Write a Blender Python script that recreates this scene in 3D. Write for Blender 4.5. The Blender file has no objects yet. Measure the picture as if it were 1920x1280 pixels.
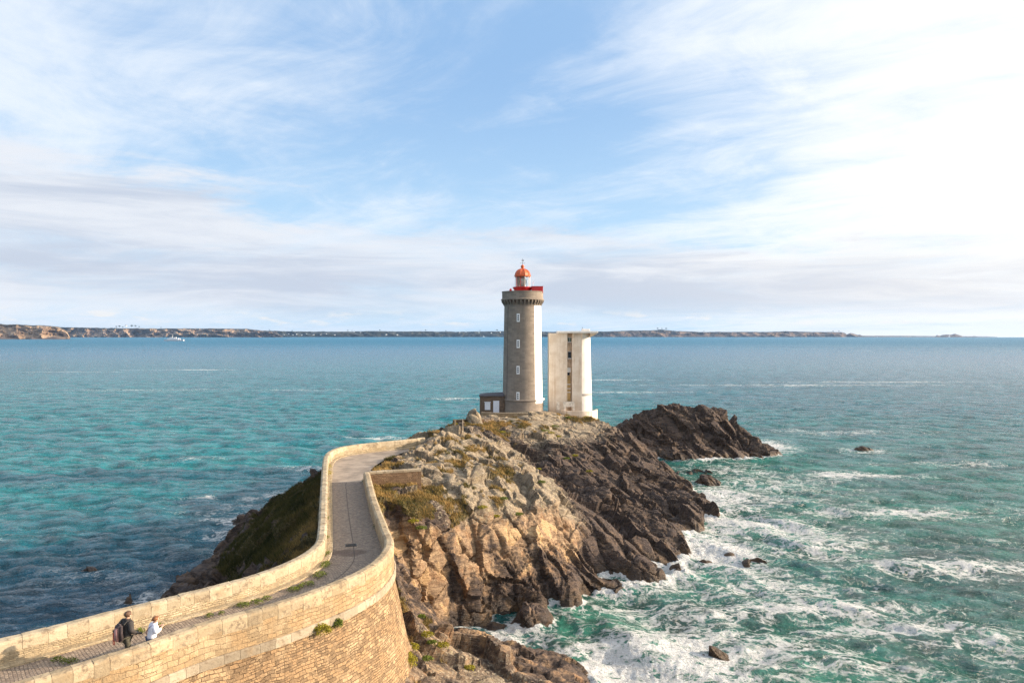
import bpy, bmesh, math, random
import numpy as np
from mathutils import Vector, Matrix

C = bpy.context
SC = C.scene
COL = SC.collection
R = math.radians
rng = np.random.default_rng(7)
random.seed(7)

# ------------------------------------------------------------------ camera
F = 1280.0          # focal length in photo pixels (1920 wide)
H = 24.0            # eye height above the water
Y0 = 628.0          # row of the eye-level line
cam_d = bpy.data.cameras.new('camera')
cam = bpy.data.objects.new('view_camera', cam_d); COL.objects.link(cam)
cam.location = (0, 0, H); cam.rotation_euler = (R(90), 0, 0)
cam_d.sensor_width = 36.0; cam_d.lens = 36.0 * F / 1920
cam_d.shift_y = -(640 - Y0) / 1920
cam_d.clip_start = 0.5; cam_d.clip_end = 60000
SC.camera = cam

# ------------------------------------------------------------------ light
SUN_AZ, SUN_EL = 86.0, 16.0
sdir = Vector((math.sin(R(SUN_AZ)) * math.cos(R(SUN_EL)), math.cos(R(SUN_AZ)) * math.cos(R(SUN_EL)), math.sin(R(SUN_EL))))
sl = bpy.data.lights.new('sun', 'SUN'); sl.energy = 3.0; sl.angle = R(0.6); sl.color = (1.0, 0.80, 0.58)
so = bpy.data.objects.new('sun', sl); COL.objects.link(so)
so.rotation_euler = sdir.to_track_quat('Z', 'Y').to_euler()
SC.view_settings.view_transform = 'Standard'; SC.view_settings.look = 'None'
SC.view_settings.exposure = 1.54; SC.view_settings.gamma = 1.0


class NT:
    """tiny node-tree helper"""
    def __init__(s, tree):
        s.t = tree; s.n = tree.nodes; s.l = tree.links
    def put(s, sock, v):
        if hasattr(v, 'is_output'):
            s.l.new(v, sock)
        else:
            if sock.type == 'RGBA' and hasattr(v, '__len__') and len(v) == 3: v = (*v, 1)
            sock.default_value = v
    def node(s, kind, ins=None, **props):
        n = s.n.new(kind)
        for k, v in props.items(): setattr(n, k, v)
        for k, v in (ins or {}).items(): s.put(n.inputs[k], v)
        return n
    def m(s, op, a, b=0.0, c=0.0, clamp=False):
        n = s.n.new('ShaderNodeMath'); n.operation = op; n.use_clamp = clamp
        s.put(n.inputs[0], a); s.put(n.inputs[1], b)
        if op in ('MULTIPLY_ADD', 'COMPARE', 'SMOOTH_MIN'): s.put(n.inputs[2], c)
        return n.outputs[0]
    def vm(s, op, a, b=(0, 0, 0)):
        n = s.n.new('ShaderNodeVectorMath'); n.operation = op
        s.put(n.inputs[0], a)
        if op == 'SCALE': s.put(n.inputs['Scale'], b)
        else: s.put(n.inputs[1], b)
        return n.outputs[0]
    def step(s, v, a, b, x=0.0, y=1.0):
        n = s.n.new('ShaderNodeMapRange'); n.interpolation_type = 'SMOOTHSTEP'
        s.put(n.inputs[0], v); s.put(n.inputs[1], a); s.put(n.inputs[2], b); s.put(n.inputs[3], x); s.put(n.inputs[4], y)
        return n.outputs[0]
    def mix(s, f, a, b, mode='MIX'):
        n = s.n.new('ShaderNodeMix'); n.data_type = 'RGBA'; n.blend_type = mode; n.clamp_factor = True
        s.put(n.inputs[0], f); s.put(n.inputs[6], a); s.put(n.inputs[7], b)
        return n.outputs[2]
    def noise(s, vec, scale, detail=4, rough=0.55, dist=0.0, out=0, lac=2.0):
        n = s.node('ShaderNodeTexNoise', {'Vector': vec, 'Scale': scale, 'Detail': detail, 'Roughness': rough, 'Distortion': dist, 'Lacunarity': lac})
        return n.outputs[out]
    def voro(s, vec, scale, feature='F1', out=0, rand=1.0):
        n = s.node('ShaderNodeTexVoronoi', None, feature=feature)
        s.put(n.inputs['Vector'], vec); s.put(n.inputs['Scale'], scale); s.put(n.inputs['Randomness'], rand)
        return n.outputs[out]
    def comb(s, x, y, z):
        n = s.n.new('ShaderNodeCombineXYZ'); s.put(n.inputs[0], x); s.put(n.inputs[1], y); s.put(n.inputs[2], z)
        return n.outputs[0]
    def sep(s, v):
        n = s.n.new('ShaderNodeSeparateXYZ'); s.put(n.inputs[0], v); return n.outputs
    def attr(s, name):
        n = s.n.new('ShaderNodeAttribute'); n.attribute_name = name; return n
    def bump(s, h, strength=1.0, dist=0.1, normal=None):
        n = s.n.new('ShaderNodeBump'); s.put(n.inputs['Height'], h); s.put(n.inputs['Strength'], strength); s.put(n.inputs['Distance'], dist)
        if normal is not None: s.l.new(normal, n.inputs['Normal'])
        return n.outputs[0]


# ------------------------------------------------------------------ sky
W = bpy.data.worlds.new('World'); SC.world = W; W.use_nodes = True
W.node_tree.nodes.clear()
w = NT(W.node_tree)
sky = w.node('ShaderNodeTexSky', sky_type='NISHITA')
sky.sun_disc = False; sky.sun_elevation = R(SUN_EL); sky.sun_rotation = R(SUN_AZ)
sky.air_density = 1.0; sky.dust_density = 1.0; sky.ozone_density = 1.5; sky.altitude = 20
dirv = w.node('ShaderNodeTexCoord').outputs['Generated']
dx, dy, dz = w.sep(dirv)
az = w.m('ARCTAN2', dx, dy)
hor = w.m('SQRT', w.m('ADD', w.m('MULTIPLY', dx, dx), w.m('MULTIPLY', dy, dy)))
el = w.m('DIVIDE', dz, w.m('MAXIMUM', hor, 0.05))
glow = w.m('MULTIPLY', w.m('ADD', w.m('MULTIPLY', dx, sdir.x), w.m('ADD', w.m('MULTIPLY', dy, sdir.y), w.m('MULTIPLY', dz, sdir.z))), 1.0)  # cos to sun
base = w.vm('SCALE', sky.outputs[0], 0.12)
base = w.mix(0.70, base, (0.36, 0.60, 0.95))
base = w.mix(w.step(el, 0.0, 0.40, 0.75, 0.0), base, (0.56, 0.79, 0.97))
# projected cloud plane
pz = w.m('ADD', w.m('MAXIMUM', dz, 0.0), 0.10)
px_ = w.m('DIVIDE', dx, pz); py_ = w.m('DIVIDE', dy, pz)
plane = w.comb(px_, py_, 0.0)
wob = w.noise(plane, 0.6, 2, 0.5, out=1)
# cirrus, combed along one direction
rot = w.node('ShaderNodeMapping', {'Vector': plane, 'Rotation': (0, 0, R(-42)), 'Scale': (1 / 0.34, 1 / 1.2, 1)}, vector_type='TEXTURE').outputs[0]
rotw = w.vm('ADD', rot, w.vm('SCALE', w.vm('SUBTRACT', wob, (0.5, 0.5, 0.5)), 1.1))
c1 = w.noise(rotw, 0.95, 9, 0.64, 0.35)
c2 = w.noise(w.vm('ADD', plane, (3.1, 7.7, 0)), 0.45, 3, 0.5)
c3 = w.noise(w.vm('ADD', plane, w.vm('SCALE', wob, 0.8)), 2.6, 7, 0.66, 0.5)
cir = w.m('ADD', w.m('MULTIPLY', c1, 0.80), w.m('ADD', w.m('MULTIPLY', c2, 0.30), w.m('MULTIPLY', w.m('SUBTRACT', c3, 0.5), 0.30)))
leftb = w.step(az, -0.60, -0.08, 0.09, 0.0)
rightb = w.step(az, 0.02, 0.62, 0.0, 0.22)
cir = w.m('ADD', cir, w.m('ADD', leftb, rightb))
holeb = w.m('MULTIPLY', w.step(w.m('ABSOLUTE', w.m('SUBTRACT', az, 0.0)), 0.0, 0.30, 1.0, 0.0), w.step(el, 0.12, 0.30, 0.0, 0.055))
cir = w.m('SUBTRACT', cir, holeb)
cirf = w.step(cir, 0.47, 0.80, 0.0, 0.90)
# brightness of thin cloud grows toward the sun
gl = w.step(glow, 0.05, 0.92, 0.0, 1.0)
cc = w.mix(gl, (0.80, 0.86, 0.94), (0.97, 0.99, 1.02))
col = w.mix(cirf, base, cc)
# thin veil near the sun
veil = w.m('MULTIPLY', w.m('POWER', w.step(glow, 0.16, 0.95), 1.3), w.step(w.m('ADD', w.m('MULTIPLY', c1, 0.6), w.m('MULTIPLY', c3, 0.4)), 0.34, 0.66, 0.45, 1.45), clamp=True)
col = w.mix(veil, col, (1.03, 1.02, 1.00))
col = w.mix(w.step(glow, 0.80, 0.985), col, (5.0, 4.5, 3.9))
# low stratus bank
sv = w.comb(w.m('MULTIPLY', az, 2.2), w.m('MULTIPLY', el, 17.0), 0.3)
svw = w.vm('ADD', sv, w.vm('SCALE', w.vm('SUBTRACT', w.noise(sv, 0.7, 3, 0.5, out=1), (0.5, 0.5, 0.5)), 1.2))
s1 = w.noise(svw, 0.95, 8, 0.62, 0.3)
edge = w.noise(w.comb(w.m('MULTIPLY', az, 2.4), w.m('MULTIPLY', el, 9.0), 4.0), 1.0, 8, 0.66, 0.4)
tilt = w.m('ADD', el, w.m('MULTIPLY', az, 0.085))
thick = w.step(w.m('ADD', tilt, w.m('MULTIPLY', w.m('SUBTRACT', edge, 0.5), 0.24)), 0.135, 0.175, 1.0, 0.0)
strf = w.m('MULTIPLY', thick, w.step(s1, 0.30, 0.55, 0.35, 0.95))
lowgap = w.step(el, 0.012, 0.06, 0.35, 1.0)
strf = w.m('MULTIPLY', strf, lowgap)
s2 = w.noise(w.vm('ADD', svw, (5.0, 2.0, 0)), 1.1, 8, 0.62, 0.3)
dkband = w.m('MULTIPLY', w.step(w.m('ABSOLUTE', w.m('SUBTRACT', w.m('ADD', el, w.m('MULTIPLY', az, 0.03)), 0.075)), 0.0, 0.06, 0.20, 0.0), 1.0)
shade = w.m('ADD', s2, dkband)
sc_lit = w.mix(gl, (0.76, 0.79, 0.85), (1.00, 0.96, 0.90))
sc_drk = w.mix(gl, (0.54, 0.60, 0.71), (0.78, 0.77, 0.78))
scol = w.mix(w.step(shade, 0.42, 0.70), sc_lit, sc_drk)
col = w.mix(strf, col, scol)
# small cumulus line above the horizon
cv = w.comb(w.m('MULTIPLY', az, 16.0), w.m('MULTIPLY', el, 60.0), 0.0)
cu = w.noise(cv, 0.8, 5, 0.6)
cuf = w.m('MULTIPLY', w.step(cu, 0.53, 0.64), w.m('MULTIPLY', w.step(el, 0.010, 0.018), w.step(el, 0.022, 0.04, 1.0, 0.0)))
col = w.mix(w.m('MULTIPLY', cuf, 0.6), col, (0.95, 0.88, 0.80))
col = w.mix(w.step(el, -0.01, -0.2), col, (0.25, 0.3, 0.33))
bg = w.node('ShaderNodeBackground', {'Color': col, 'Strength': 0.385})
w.l.new(bg.outputs[0], w.node('ShaderNodeOutputWorld').inputs[0])


# ------------------------------------------------------------------ helpers
def PZ(px, py, z):
    d = F * (H - z) / (py - Y0)
    return ((px - 960) / F * d, d, z)


def PD(px, py, d):
    return ((px - 960) / F * d, d, H - (py - Y0) * d / F)


def tag(o, label=None, cat=None, group=None, kind=None):
    if label: o['label'] = label
    if cat: o['category'] = cat
    if group: o['group'] = group
    if kind: o['kind'] = kind
    return o


def empty(name, loc=(0, 0, 0), rz=0.0):
    o = bpy.data.objects.new(name, None); COL.objects.link(o)
    o.location = loc; o.rotation_euler = (0, 0, rz); o.empty_display_size = 0.2
    return o


def np_obj(name, V, Fc, mats, parent=None, smooth=False, cols=None, uv=None, midx=None):
    """V (n,3), Fc (m,3|4) int array"""
    V = np.asarray(V, dtype=np.float32); Fc = np.asarray(Fc, dtype=np.int32)
    me = bpy.data.meshes.new(name)
    k = Fc.shape[1]; m = Fc.shape[0]
    me.vertices.add(len(V)); me.vertices.foreach_set('co', V.ravel())
    me.loops.add(m * k); me.loops.foreach_set('vertex_index', Fc.ravel())
    me.polygons.add(m)
    me.polygons.foreach_set('loop_start', np.arange(m, dtype=np.int32) * k)
    if midx is not None: me.polygons.foreach_set('material_index', np.asarray(midx, dtype=np.int32))
    me.polygons.foreach_set('use_smooth', np.full(m, bool(smooth)))
    me.update(calc_edges=True)
    if uv is not None:
        L = me.uv_layers.new(name='UVMap')
        L.data.foreach_set('uv', np.asarray(uv, dtype=np.float32)[Fc.ravel()].ravel())
    for nm, arr in (cols or {}).items():
        a = me.attributes.new(nm, 'FLOAT_COLOR', 'POINT')
        arr = np.asarray(arr, dtype=np.float32)
        if arr.ndim == 1: arr = np.repeat(arr[:, None], 3, 1)
        a.data.foreach_set('color', np.concatenate([arr, np.ones((len(arr), 1), np.float32)], 1).ravel())
    if not isinstance(mats, (list, tuple)): mats = [mats]
    for mt in mats: me.materials.append(mt)
    o = bpy.data.objects.new(name, me); COL.objects.link(o)
    if parent: o.parent = parent
    return o


class MB:
    """collects simple solids into one mesh"""
    def __init__(s): s.v = []; s.f = []; s.uv = []; s.c = []; s.col = (0.5, 0.5, 0.5)
    def add(s, vs, fs):
        b = len(s.v); s.v += [tuple(v) for v in vs]; s.f += [tuple(i + b for i in f) for f in fs]
        s.c += [s.col] * len(vs)
    def box(s, c, d, rz=0.0, taper=1.0, rot=None):
        hx, hy, hz = d[0] / 2, d[1] / 2, d[2] / 2
        vs = []
        for z in (-1, 1):
            t = taper if z > 0 else 1.0
            for x, y in ((-1, -1), (1, -1), (1, 1), (-1, 1)):
                p = Vector((x * hx * t, y * hy * t, z * hz))
                p = (rot @ p) if rot is not None else (Matrix.Rotation(rz, 3, 'Z') @ p)
                vs.append((p.x + c[0], p.y + c[1], p.z + c[2]))
        s.add(vs, [(3, 2, 1, 0), (4, 5, 6, 7), (0, 1, 5, 4), (1, 2, 6, 5), (2, 3, 7, 6), (3, 0, 4, 7)])
    def lathe(s, prof, c=(0, 0, 0), n=32, a0=0.0, a1=2 * math.pi, caps=True):
        full = abs(a1 - a0 - 2 * math.pi) < 1e-6
        k = n if full else n + 1
        vs = []
        for r, z in prof:
            for i in range(k):
                a = a0 + (a1 - a0) * i / n
                vs.append((c[0] + r * math.cos(a), c[1] + r * math.sin(a), c[2] + z))
        fs = []
        for j in range(len(prof) - 1):
            for i in range(n):
                i2 = (i + 1) % k
                fs.append((j * k + i, j * k + i2, (j + 1) * k + i2, (j + 1) * k + i))
        if caps and full:
            fs.append(tuple(range(k))[::-1]); fs.append(tuple((len(prof) - 1) * k + i for i in range(k)))
        s.add(vs, fs)
    def tube(s, pts, r, n=8):
        pts = [Vector(p) for p in pts]
        rr = r if isinstance(r, (list, tuple)) else [r] * len(pts)
        vs = []; prev = None
        for i, p in enumerate(pts):
            t = (pts[min(i + 1, len(pts) - 1)] - pts[max(i - 1, 0)]).normalized()
            up = Vector((0, 0, 1)) if abs(t.z) < 0.9 else Vector((1, 0, 0))
            a = t.cross(up).normalized(); b = t.cross(a).normalized()
            for k in range(n):
                an = 2 * math.pi * k / n
                q = p + (a * math.cos(an) + b * math.sin(an)) * rr[i]
                vs.append(tuple(q))
        fs = []
        for i in range(len(pts) - 1):
            for k in range(n):
                fs.append((i * n + k, i * n + (k + 1) % n, (i + 1) * n + (k + 1) % n, (i + 1) * n + k))
        fs.append(tuple(range(n))[::-1]); fs.append(tuple((len(pts) - 1) * n + k for k in range(n)))
        s.add(vs, fs)
    def ball(s, c, r, n=12, m=8):
        rx, ry, rz = r if isinstance(r, (tuple, list)) else (r, r, r)
        vs = [(c[0], c[1], c[2] - rz)]
        for j in range(1, m):
            ph = -math.pi / 2 + math.pi * j / m
            for i in range(n):
                a = 2 * math.pi * i / n
                vs.append((c[0] + rx * math.cos(ph) * math.cos(a), c[1] + ry * math.cos(ph) * math.sin(a), c[2] + rz * math.sin(ph)))
        vs.append((c[0], c[1], c[2] + rz))
        fs = [(0, 1 + (i + 1) % n, 1 + i) for i in range(n)]
        for j in range(m - 2):
            for i in range(n):
                fs.append((1 + j * n + i, 1 + j * n + (i + 1) % n, 1 + (j + 1) * n + (i + 1) % n, 1 + (j + 1) * n + i))
        t = len(vs) - 1; b = 1 + (m - 2) * n
        fs += [(b + i, b + (i + 1) % n, t) for i in range(n)]
        s.add(vs, fs)
    def build(s, name, mat, parent=None, smooth=False, bevel=0.0, seg=1):
        me = bpy.data.meshes.new(name); me.from_pydata(s.v, [], s.f); me.update()
        a = me.attributes.new('tone', 'FLOAT_COLOR', 'POINT')
        a.data.foreach_set('color', np.array([(*c, 1) for c in s.c], dtype=np.float32).ravel())
        for p in me.polygons: p.use_smooth = smooth
        me.materials.append(mat)
        if bevel:
            bm = bmesh.new(); bm.from_mesh(me)
            bmesh.ops.bevel(bm, geom=[e for e in bm.edges], offset=bevel, segments=seg, affect='EDGES')
            bm.to_mesh(me); bm.free()
        o = bpy.data.objects.new(name, me); COL.objects.link(o)
        if parent: o.parent = parent
        return o


# ---- vectorised noise
def _h(i, j, k, s):
    n = (i.astype(np.int64) * 374761393 + j.astype(np.int64) * 668265263 + k.astype(np.int64) * 1274126177 + s * 974634777) & 0xffffffff
    n = ((n ^ (n >> 13)) * 1274126177) & 0xffffffff
    n = ((n ^ (n >> 16)) * 2246822519) & 0xffffffff
    return n ^ (n >> 15)


def hf(i, j, k, s): return (_h(i, j, k, s) & 0xffffff) / float(0x1000000)


def perlin(P, seed=0):
    I = np.floor(P).astype(np.int64); f = P - I
    u = f * f * f * (f * (f * 6 - 15) + 10)
    out = 0
    for a in (0, 1):
        for b in (0, 1):
            for c in (0, 1):
                h = _h(I[:, 0] + a, I[:, 1] + b, I[:, 2] + c, seed)
                gx = ((h & 0x3ff) / 511.5) - 1; gy = (((h >> 10) & 0x3ff) / 511.5) - 1; gz = (((h >> 20) & 0x3ff) / 511.5) - 1
                d = gx * (f[:, 0] - a) + gy * (f[:, 1] - b) + gz * (f[:, 2] - c)
                wt = (u[:, 0] if a else 1 - u[:, 0]) * (u[:, 1] if b else 1 - u[:, 1]) * (u[:, 2] if c else 1 - u[:, 2])
                out = out + d * wt
    return out * 1.4


def fbm(P, scale, octv=4, seed=0, ridged=False):
    o = 0; a = 1; t = 0
    for i in range(octv):
        n = perlin(P * scale + i * 17.3, seed + i)
        if ridged: n = 1 - 2 * np.abs(n)
        o = o + a * n; t += a; a *= 0.5; scale *= 2.03
    return o / t


def facets(P, size, seed=0, joint=0.0):
    """tilted random facet per Voronoi cell, returns displacement (about -1..1) and random id"""
    Q = P / size
    I = np.floor(Q).astype(np.int64)
    best = np.full(len(P), 1e9); sec = np.full(len(P), 1e9); dsp = np.zeros(len(P)); rid = np.zeros(len(P))
    for a in (-1, 0, 1):
        for b in (-1, 0, 1):
            for c in (-1, 0, 1):
                i, j, k = I[:, 0] + a, I[:, 1] + b, I[:, 2] + c
                s0 = i + hf(i, j, k, seed); s1 = j + hf(i, j, k, seed + 1); s2 = k + hf(i, j, k, seed + 2)
                e0, e1, e2 = Q[:, 0] - s0, Q[:, 1] - s1, Q[:, 2] - s2
                d = e0 * e0 + e1 * e1 + e2 * e2
                m = d < best
                sec = np.where(m, best, np.minimum(sec, d))
                best = np.where(m, d, best)
                r = hf(i, j, k, seed + 5)
                v = e0 * (hf(i, j, k, seed + 3) * 2 - 1) + e1 * (hf(i, j, k, seed + 4) * 2 - 1) + e2 * (hf(i, j, k, seed + 6) * 2 - 1)
                dsp = np.where(m, v * 1.15 + (r - 0.5) * 0.75, dsp)
                rid = np.where(m, r, rid)
    gap = np.sqrt(sec) - np.sqrt(best)
    return dsp - joint * np.clip(1 - gap / 0.13, 0, 1), rid


def smoothline(P, step=0.4):
    """Catmull-Rom through points, resampled to an even step"""
    P = np.array(P, float); n = len(P)
    E = np.vstack([2 * P[0] - P[1], P, 2 * P[-1] - P[-2]])
    out = []
    for i in range(n - 1):
        p0, p1, p2, p3 = E[i], E[i + 1], E[i + 2], E[i + 3]
        for t in np.linspace(0, 1, 24, endpoint=False):
            out.append(0.5 * (2 * p1 + (p2 - p0) * t + (2 * p0 - 5 * p1 + 4 * p2 - p3) * t * t + (3 * p1 - p0 - 3 * p2 + p3) * t ** 3))
    out.append(P[-1]); out = np.array(out)
    s = np.concatenate([[0], np.cumsum(np.linalg.norm(np.diff(out, axis=0), axis=1))])
    m = max(2, int(round(s[-1] / step)) + 1)
    t = np.linspace(0, s[-1], m)
    out = np.stack([np.interp(t, s, out[:, k]) for k in range(out.shape[1])], 1)
    # light smoothing
    for _ in range(3):
        out[1:-1] = 0.25 * out[:-2] + 0.5 * out[1:-1] + 0.25 * out[2:]
    return out


def line_frame(L):
    T = np.gradient(L, axis=0); T /= np.linalg.norm(T, axis=1)[:, None]
    N = np.stack([T[:, 1], -T[:, 0]], 1)      # to the right of travel
    s = np.concatenate([[0], np.cumsum(np.linalg.norm(np.diff(L, axis=0), axis=1))])
    return T, N, s


def dist_line(X, Y, L):
    """signed-less distance of many points to a polyline"""
    best = np.full(X.shape, 1e9)
    for a, b in zip(L[:-1], L[1:]):
        ab = b - a; t = np.clip(((X - a[0]) * ab[0] + (Y - a[1]) * ab[1]) / (ab @ ab), 0, 1)
        d = np.hypot(X - a[0] - t * ab[0], Y - a[1] - t * ab[1])
        best = np.minimum(best, d)
    return best


# ------------------------------------------------------------------ materials
def new_mat(name):
    m = bpy.data.materials.new(name); m.use_nodes = True
    m.node_tree.nodes.clear()
    n = NT(m.node_tree)
    out = n.node('ShaderNodeOutputMaterial')
    b = n.node('ShaderNodeBsdfPrincipled')
    n.l.new(b.outputs[0], out.inputs[0])
    return m, n, b


def obj_co(n): return n.node('ShaderNodeNewGeometry').outputs['Position']


def simple(name, col, rough=0.6, var=0.15, scale=3.0, metal=0.0, bump=0.0, emit=None):
    m, n, b = new_mat(name)
    co = n.node('ShaderNodeTexCoord').outputs['Object']
    ns = n.noise(co, scale, 5, 0.6)
    c = n.mix(n.step(ns, 0.3, 0.7), tuple(x * (1 - var) for x in col), tuple(min(1, x * (1 + var)) for x in col))
    n.put(b.inputs['Base Color'], c); n.put(b.inputs['Roughness'], rough); n.put(b.inputs['Metallic'], metal)
    if bump: n.put(b.inputs['Normal'], n.bump(ns, 1.0, bump))
    return m


def toned(name, rough=0.8, gain=1.0, trans=0.0):
    """colour comes from the stored tone attribute (each leaf / stone has its own)"""
    m, n, b = new_mat(name)
    a = n.attr('tone')
    n.put(b.inputs['Base Color'], a.outputs['Color']); n.put(b.inputs['Roughness'], rough)
    n.put(b.inputs['Specular IOR Level'], 0.2)
    if trans:
        tr = n.node('ShaderNodeBsdfTranslucent', {'Color': a.outputs['Color']})
        mx = n.node('ShaderNodeMixShader', {'Fac': trans})
        n.l.new(b.outputs[0], mx.inputs[1]); n.l.new(tr.outputs[0], mx.inputs[2])
        out = [x for x in n.n if x.type == 'OUTPUT_MATERIAL'][0]
        n.l.new(mx.outputs[0], out.inputs[0])
    return m


def rock_mat():
    m, n, b = new_mat('rock')
    p = obj_co(n)
    msk = n.node('ShaderNodeSeparateColor', {'Color': n.attr('mask').outputs['Color']}).outputs
    g, t, l = msk[0], msk[1], msk[2]
    cellr = n.attr('cell').outputs['Color']
    cr = n.node('ShaderNodeSeparateColor', {'Color': cellr}).outputs
    n1 = n.noise(p, 0.9, 8, 0.62); n2 = n.noise(p, 5.0, 6, 0.65); n3 = n.noise(p, 0.25, 3, 0.5)
    # strata direction stretched noise
    st = n.node('ShaderNodeMapping', {'Vector': p, 'Rotation': (0, R(38), R(20)), 'Scale': (0.35, 1.0, 2.6)}).outputs[0]
    n4 = n.noise(st, 1.6, 6, 0.62, 0.4)
    dark = n.mix(n.step(n4, 0.35, 0.68), (0.026, 0.018, 0.015), (0.108, 0.072, 0.050))
    dark = n.mix(n.m('MULTIPLY', n.step(n1, 0.50, 0.72), 0.75), dark, (0.19, 0.125, 0.078))
    dark = n.mix(n.m('MULTIPLY', cr[0], 0.35), dark, (0.11, 0.085, 0.080))
    tan = n.mix(n.step(n4, 0.3, 0.7), (0.175, 0.110, 0.066), (0.39, 0.27, 0.165))
    tan = n.mix(n.m('MULTIPLY', n.step(n1, 0.52, 0.66), 0.6), tan, (0.27, 0.145, 0.07))
    tan = n.mix(n.m('MULTIPLY', n.step(cr[0], 0.70, 0.95), 0.55), tan, (0.55, 0.37, 0.19))
    lic = n.mix(n.step(n1, 0.35, 0.65), (0.150, 0.115, 0.080), (0.33, 0.265, 0.185))
    lic = n.mix(n.m('MULTIPLY', n.step(n2, 0.54, 0.66), 0.65), lic, (0.47, 0.41, 0.31))
    lic = n.mix(n.m('MULTIPLY', n.step(n.noise(p, 2.2, 5, 0.6), 0.56, 0.68), 0.4), lic, (0.25, 0.21, 0.08))
    lic = n.mix(n.m('MULTIPLY', n.step(n2, 0.40, 0.30), 0.6), lic, (0.105, 0.085, 0.068))
    c = n.mix(n.step(n.m('ADD', t, n.m('MULTIPLY', n.m('SUBTRACT', n1, 0.5), 1.5)), 0.35, 0.70), dark, tan)
    c = n.mix(n.step(n.m('ADD', l, n.m('MULTIPLY', n.m('SUBTRACT', n2, 0.5), 0.9)), 0.32, 0.60), c, lic)
    # weed-covered and wet zone at the water
    z = n.sep(p)[2]
    zz = n.m('ADD', z, n.m('MULTIPLY', n.m('SUBTRACT', n3, 0.5), 2.0))
    wet = n.step(zz, 0.5, 1.5, 1.0, 0.0)
    c = n.mix(n.m('MULTIPLY', wet, 0.75), c, n.mix(n.step(n1, 0.4, 0.6), (0.028, 0.019, 0.014), (0.090, 0.052, 0.022)))
    gr = n.mix(n.step(n2, 0.35, 0.65), (0.040, 0.036, 0.012), (0.120, 0.088, 0.034))
    gf = n.step(n.m('ADD', g, n.m('MULTIPLY', n.m('SUBTRACT', n1, 0.5), 0.5)), 0.48, 0.60)
    c = n.mix(gf, c, gr)
    n.put(b.inputs['Base Color'], c)
    n.put(b.inputs['Roughness'], n.m('SUBTRACT', 0.88, n.m('MULTIPLY', wet, 0.45)))
    n.put(b.inputs['Specular IOR Level'], 0.35)
    v = n.voro(n.vm('ADD', st, n.vm('SCALE', n.noise(p, 1.5, 2, 0.5, out=1), 0.5)), 2.2, 'DISTANCE_TO_EDGE')
    crack = n.step(v, 0.0, 0.07)
    h = n.m('ADD', n.m('MULTIPLY', n.noise(st, 3.5, 8, 0.68), 1.0), n.m('MULTIPLY', crack, 0.20))
    h = n.m('ADD', h, n.m('MULTIPLY', n.noise(p, 9, 5, 0.6), 0.25))
    n.put(b.inputs['Normal'], n.bump(h, 0.85, 0.20))
    return m


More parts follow.
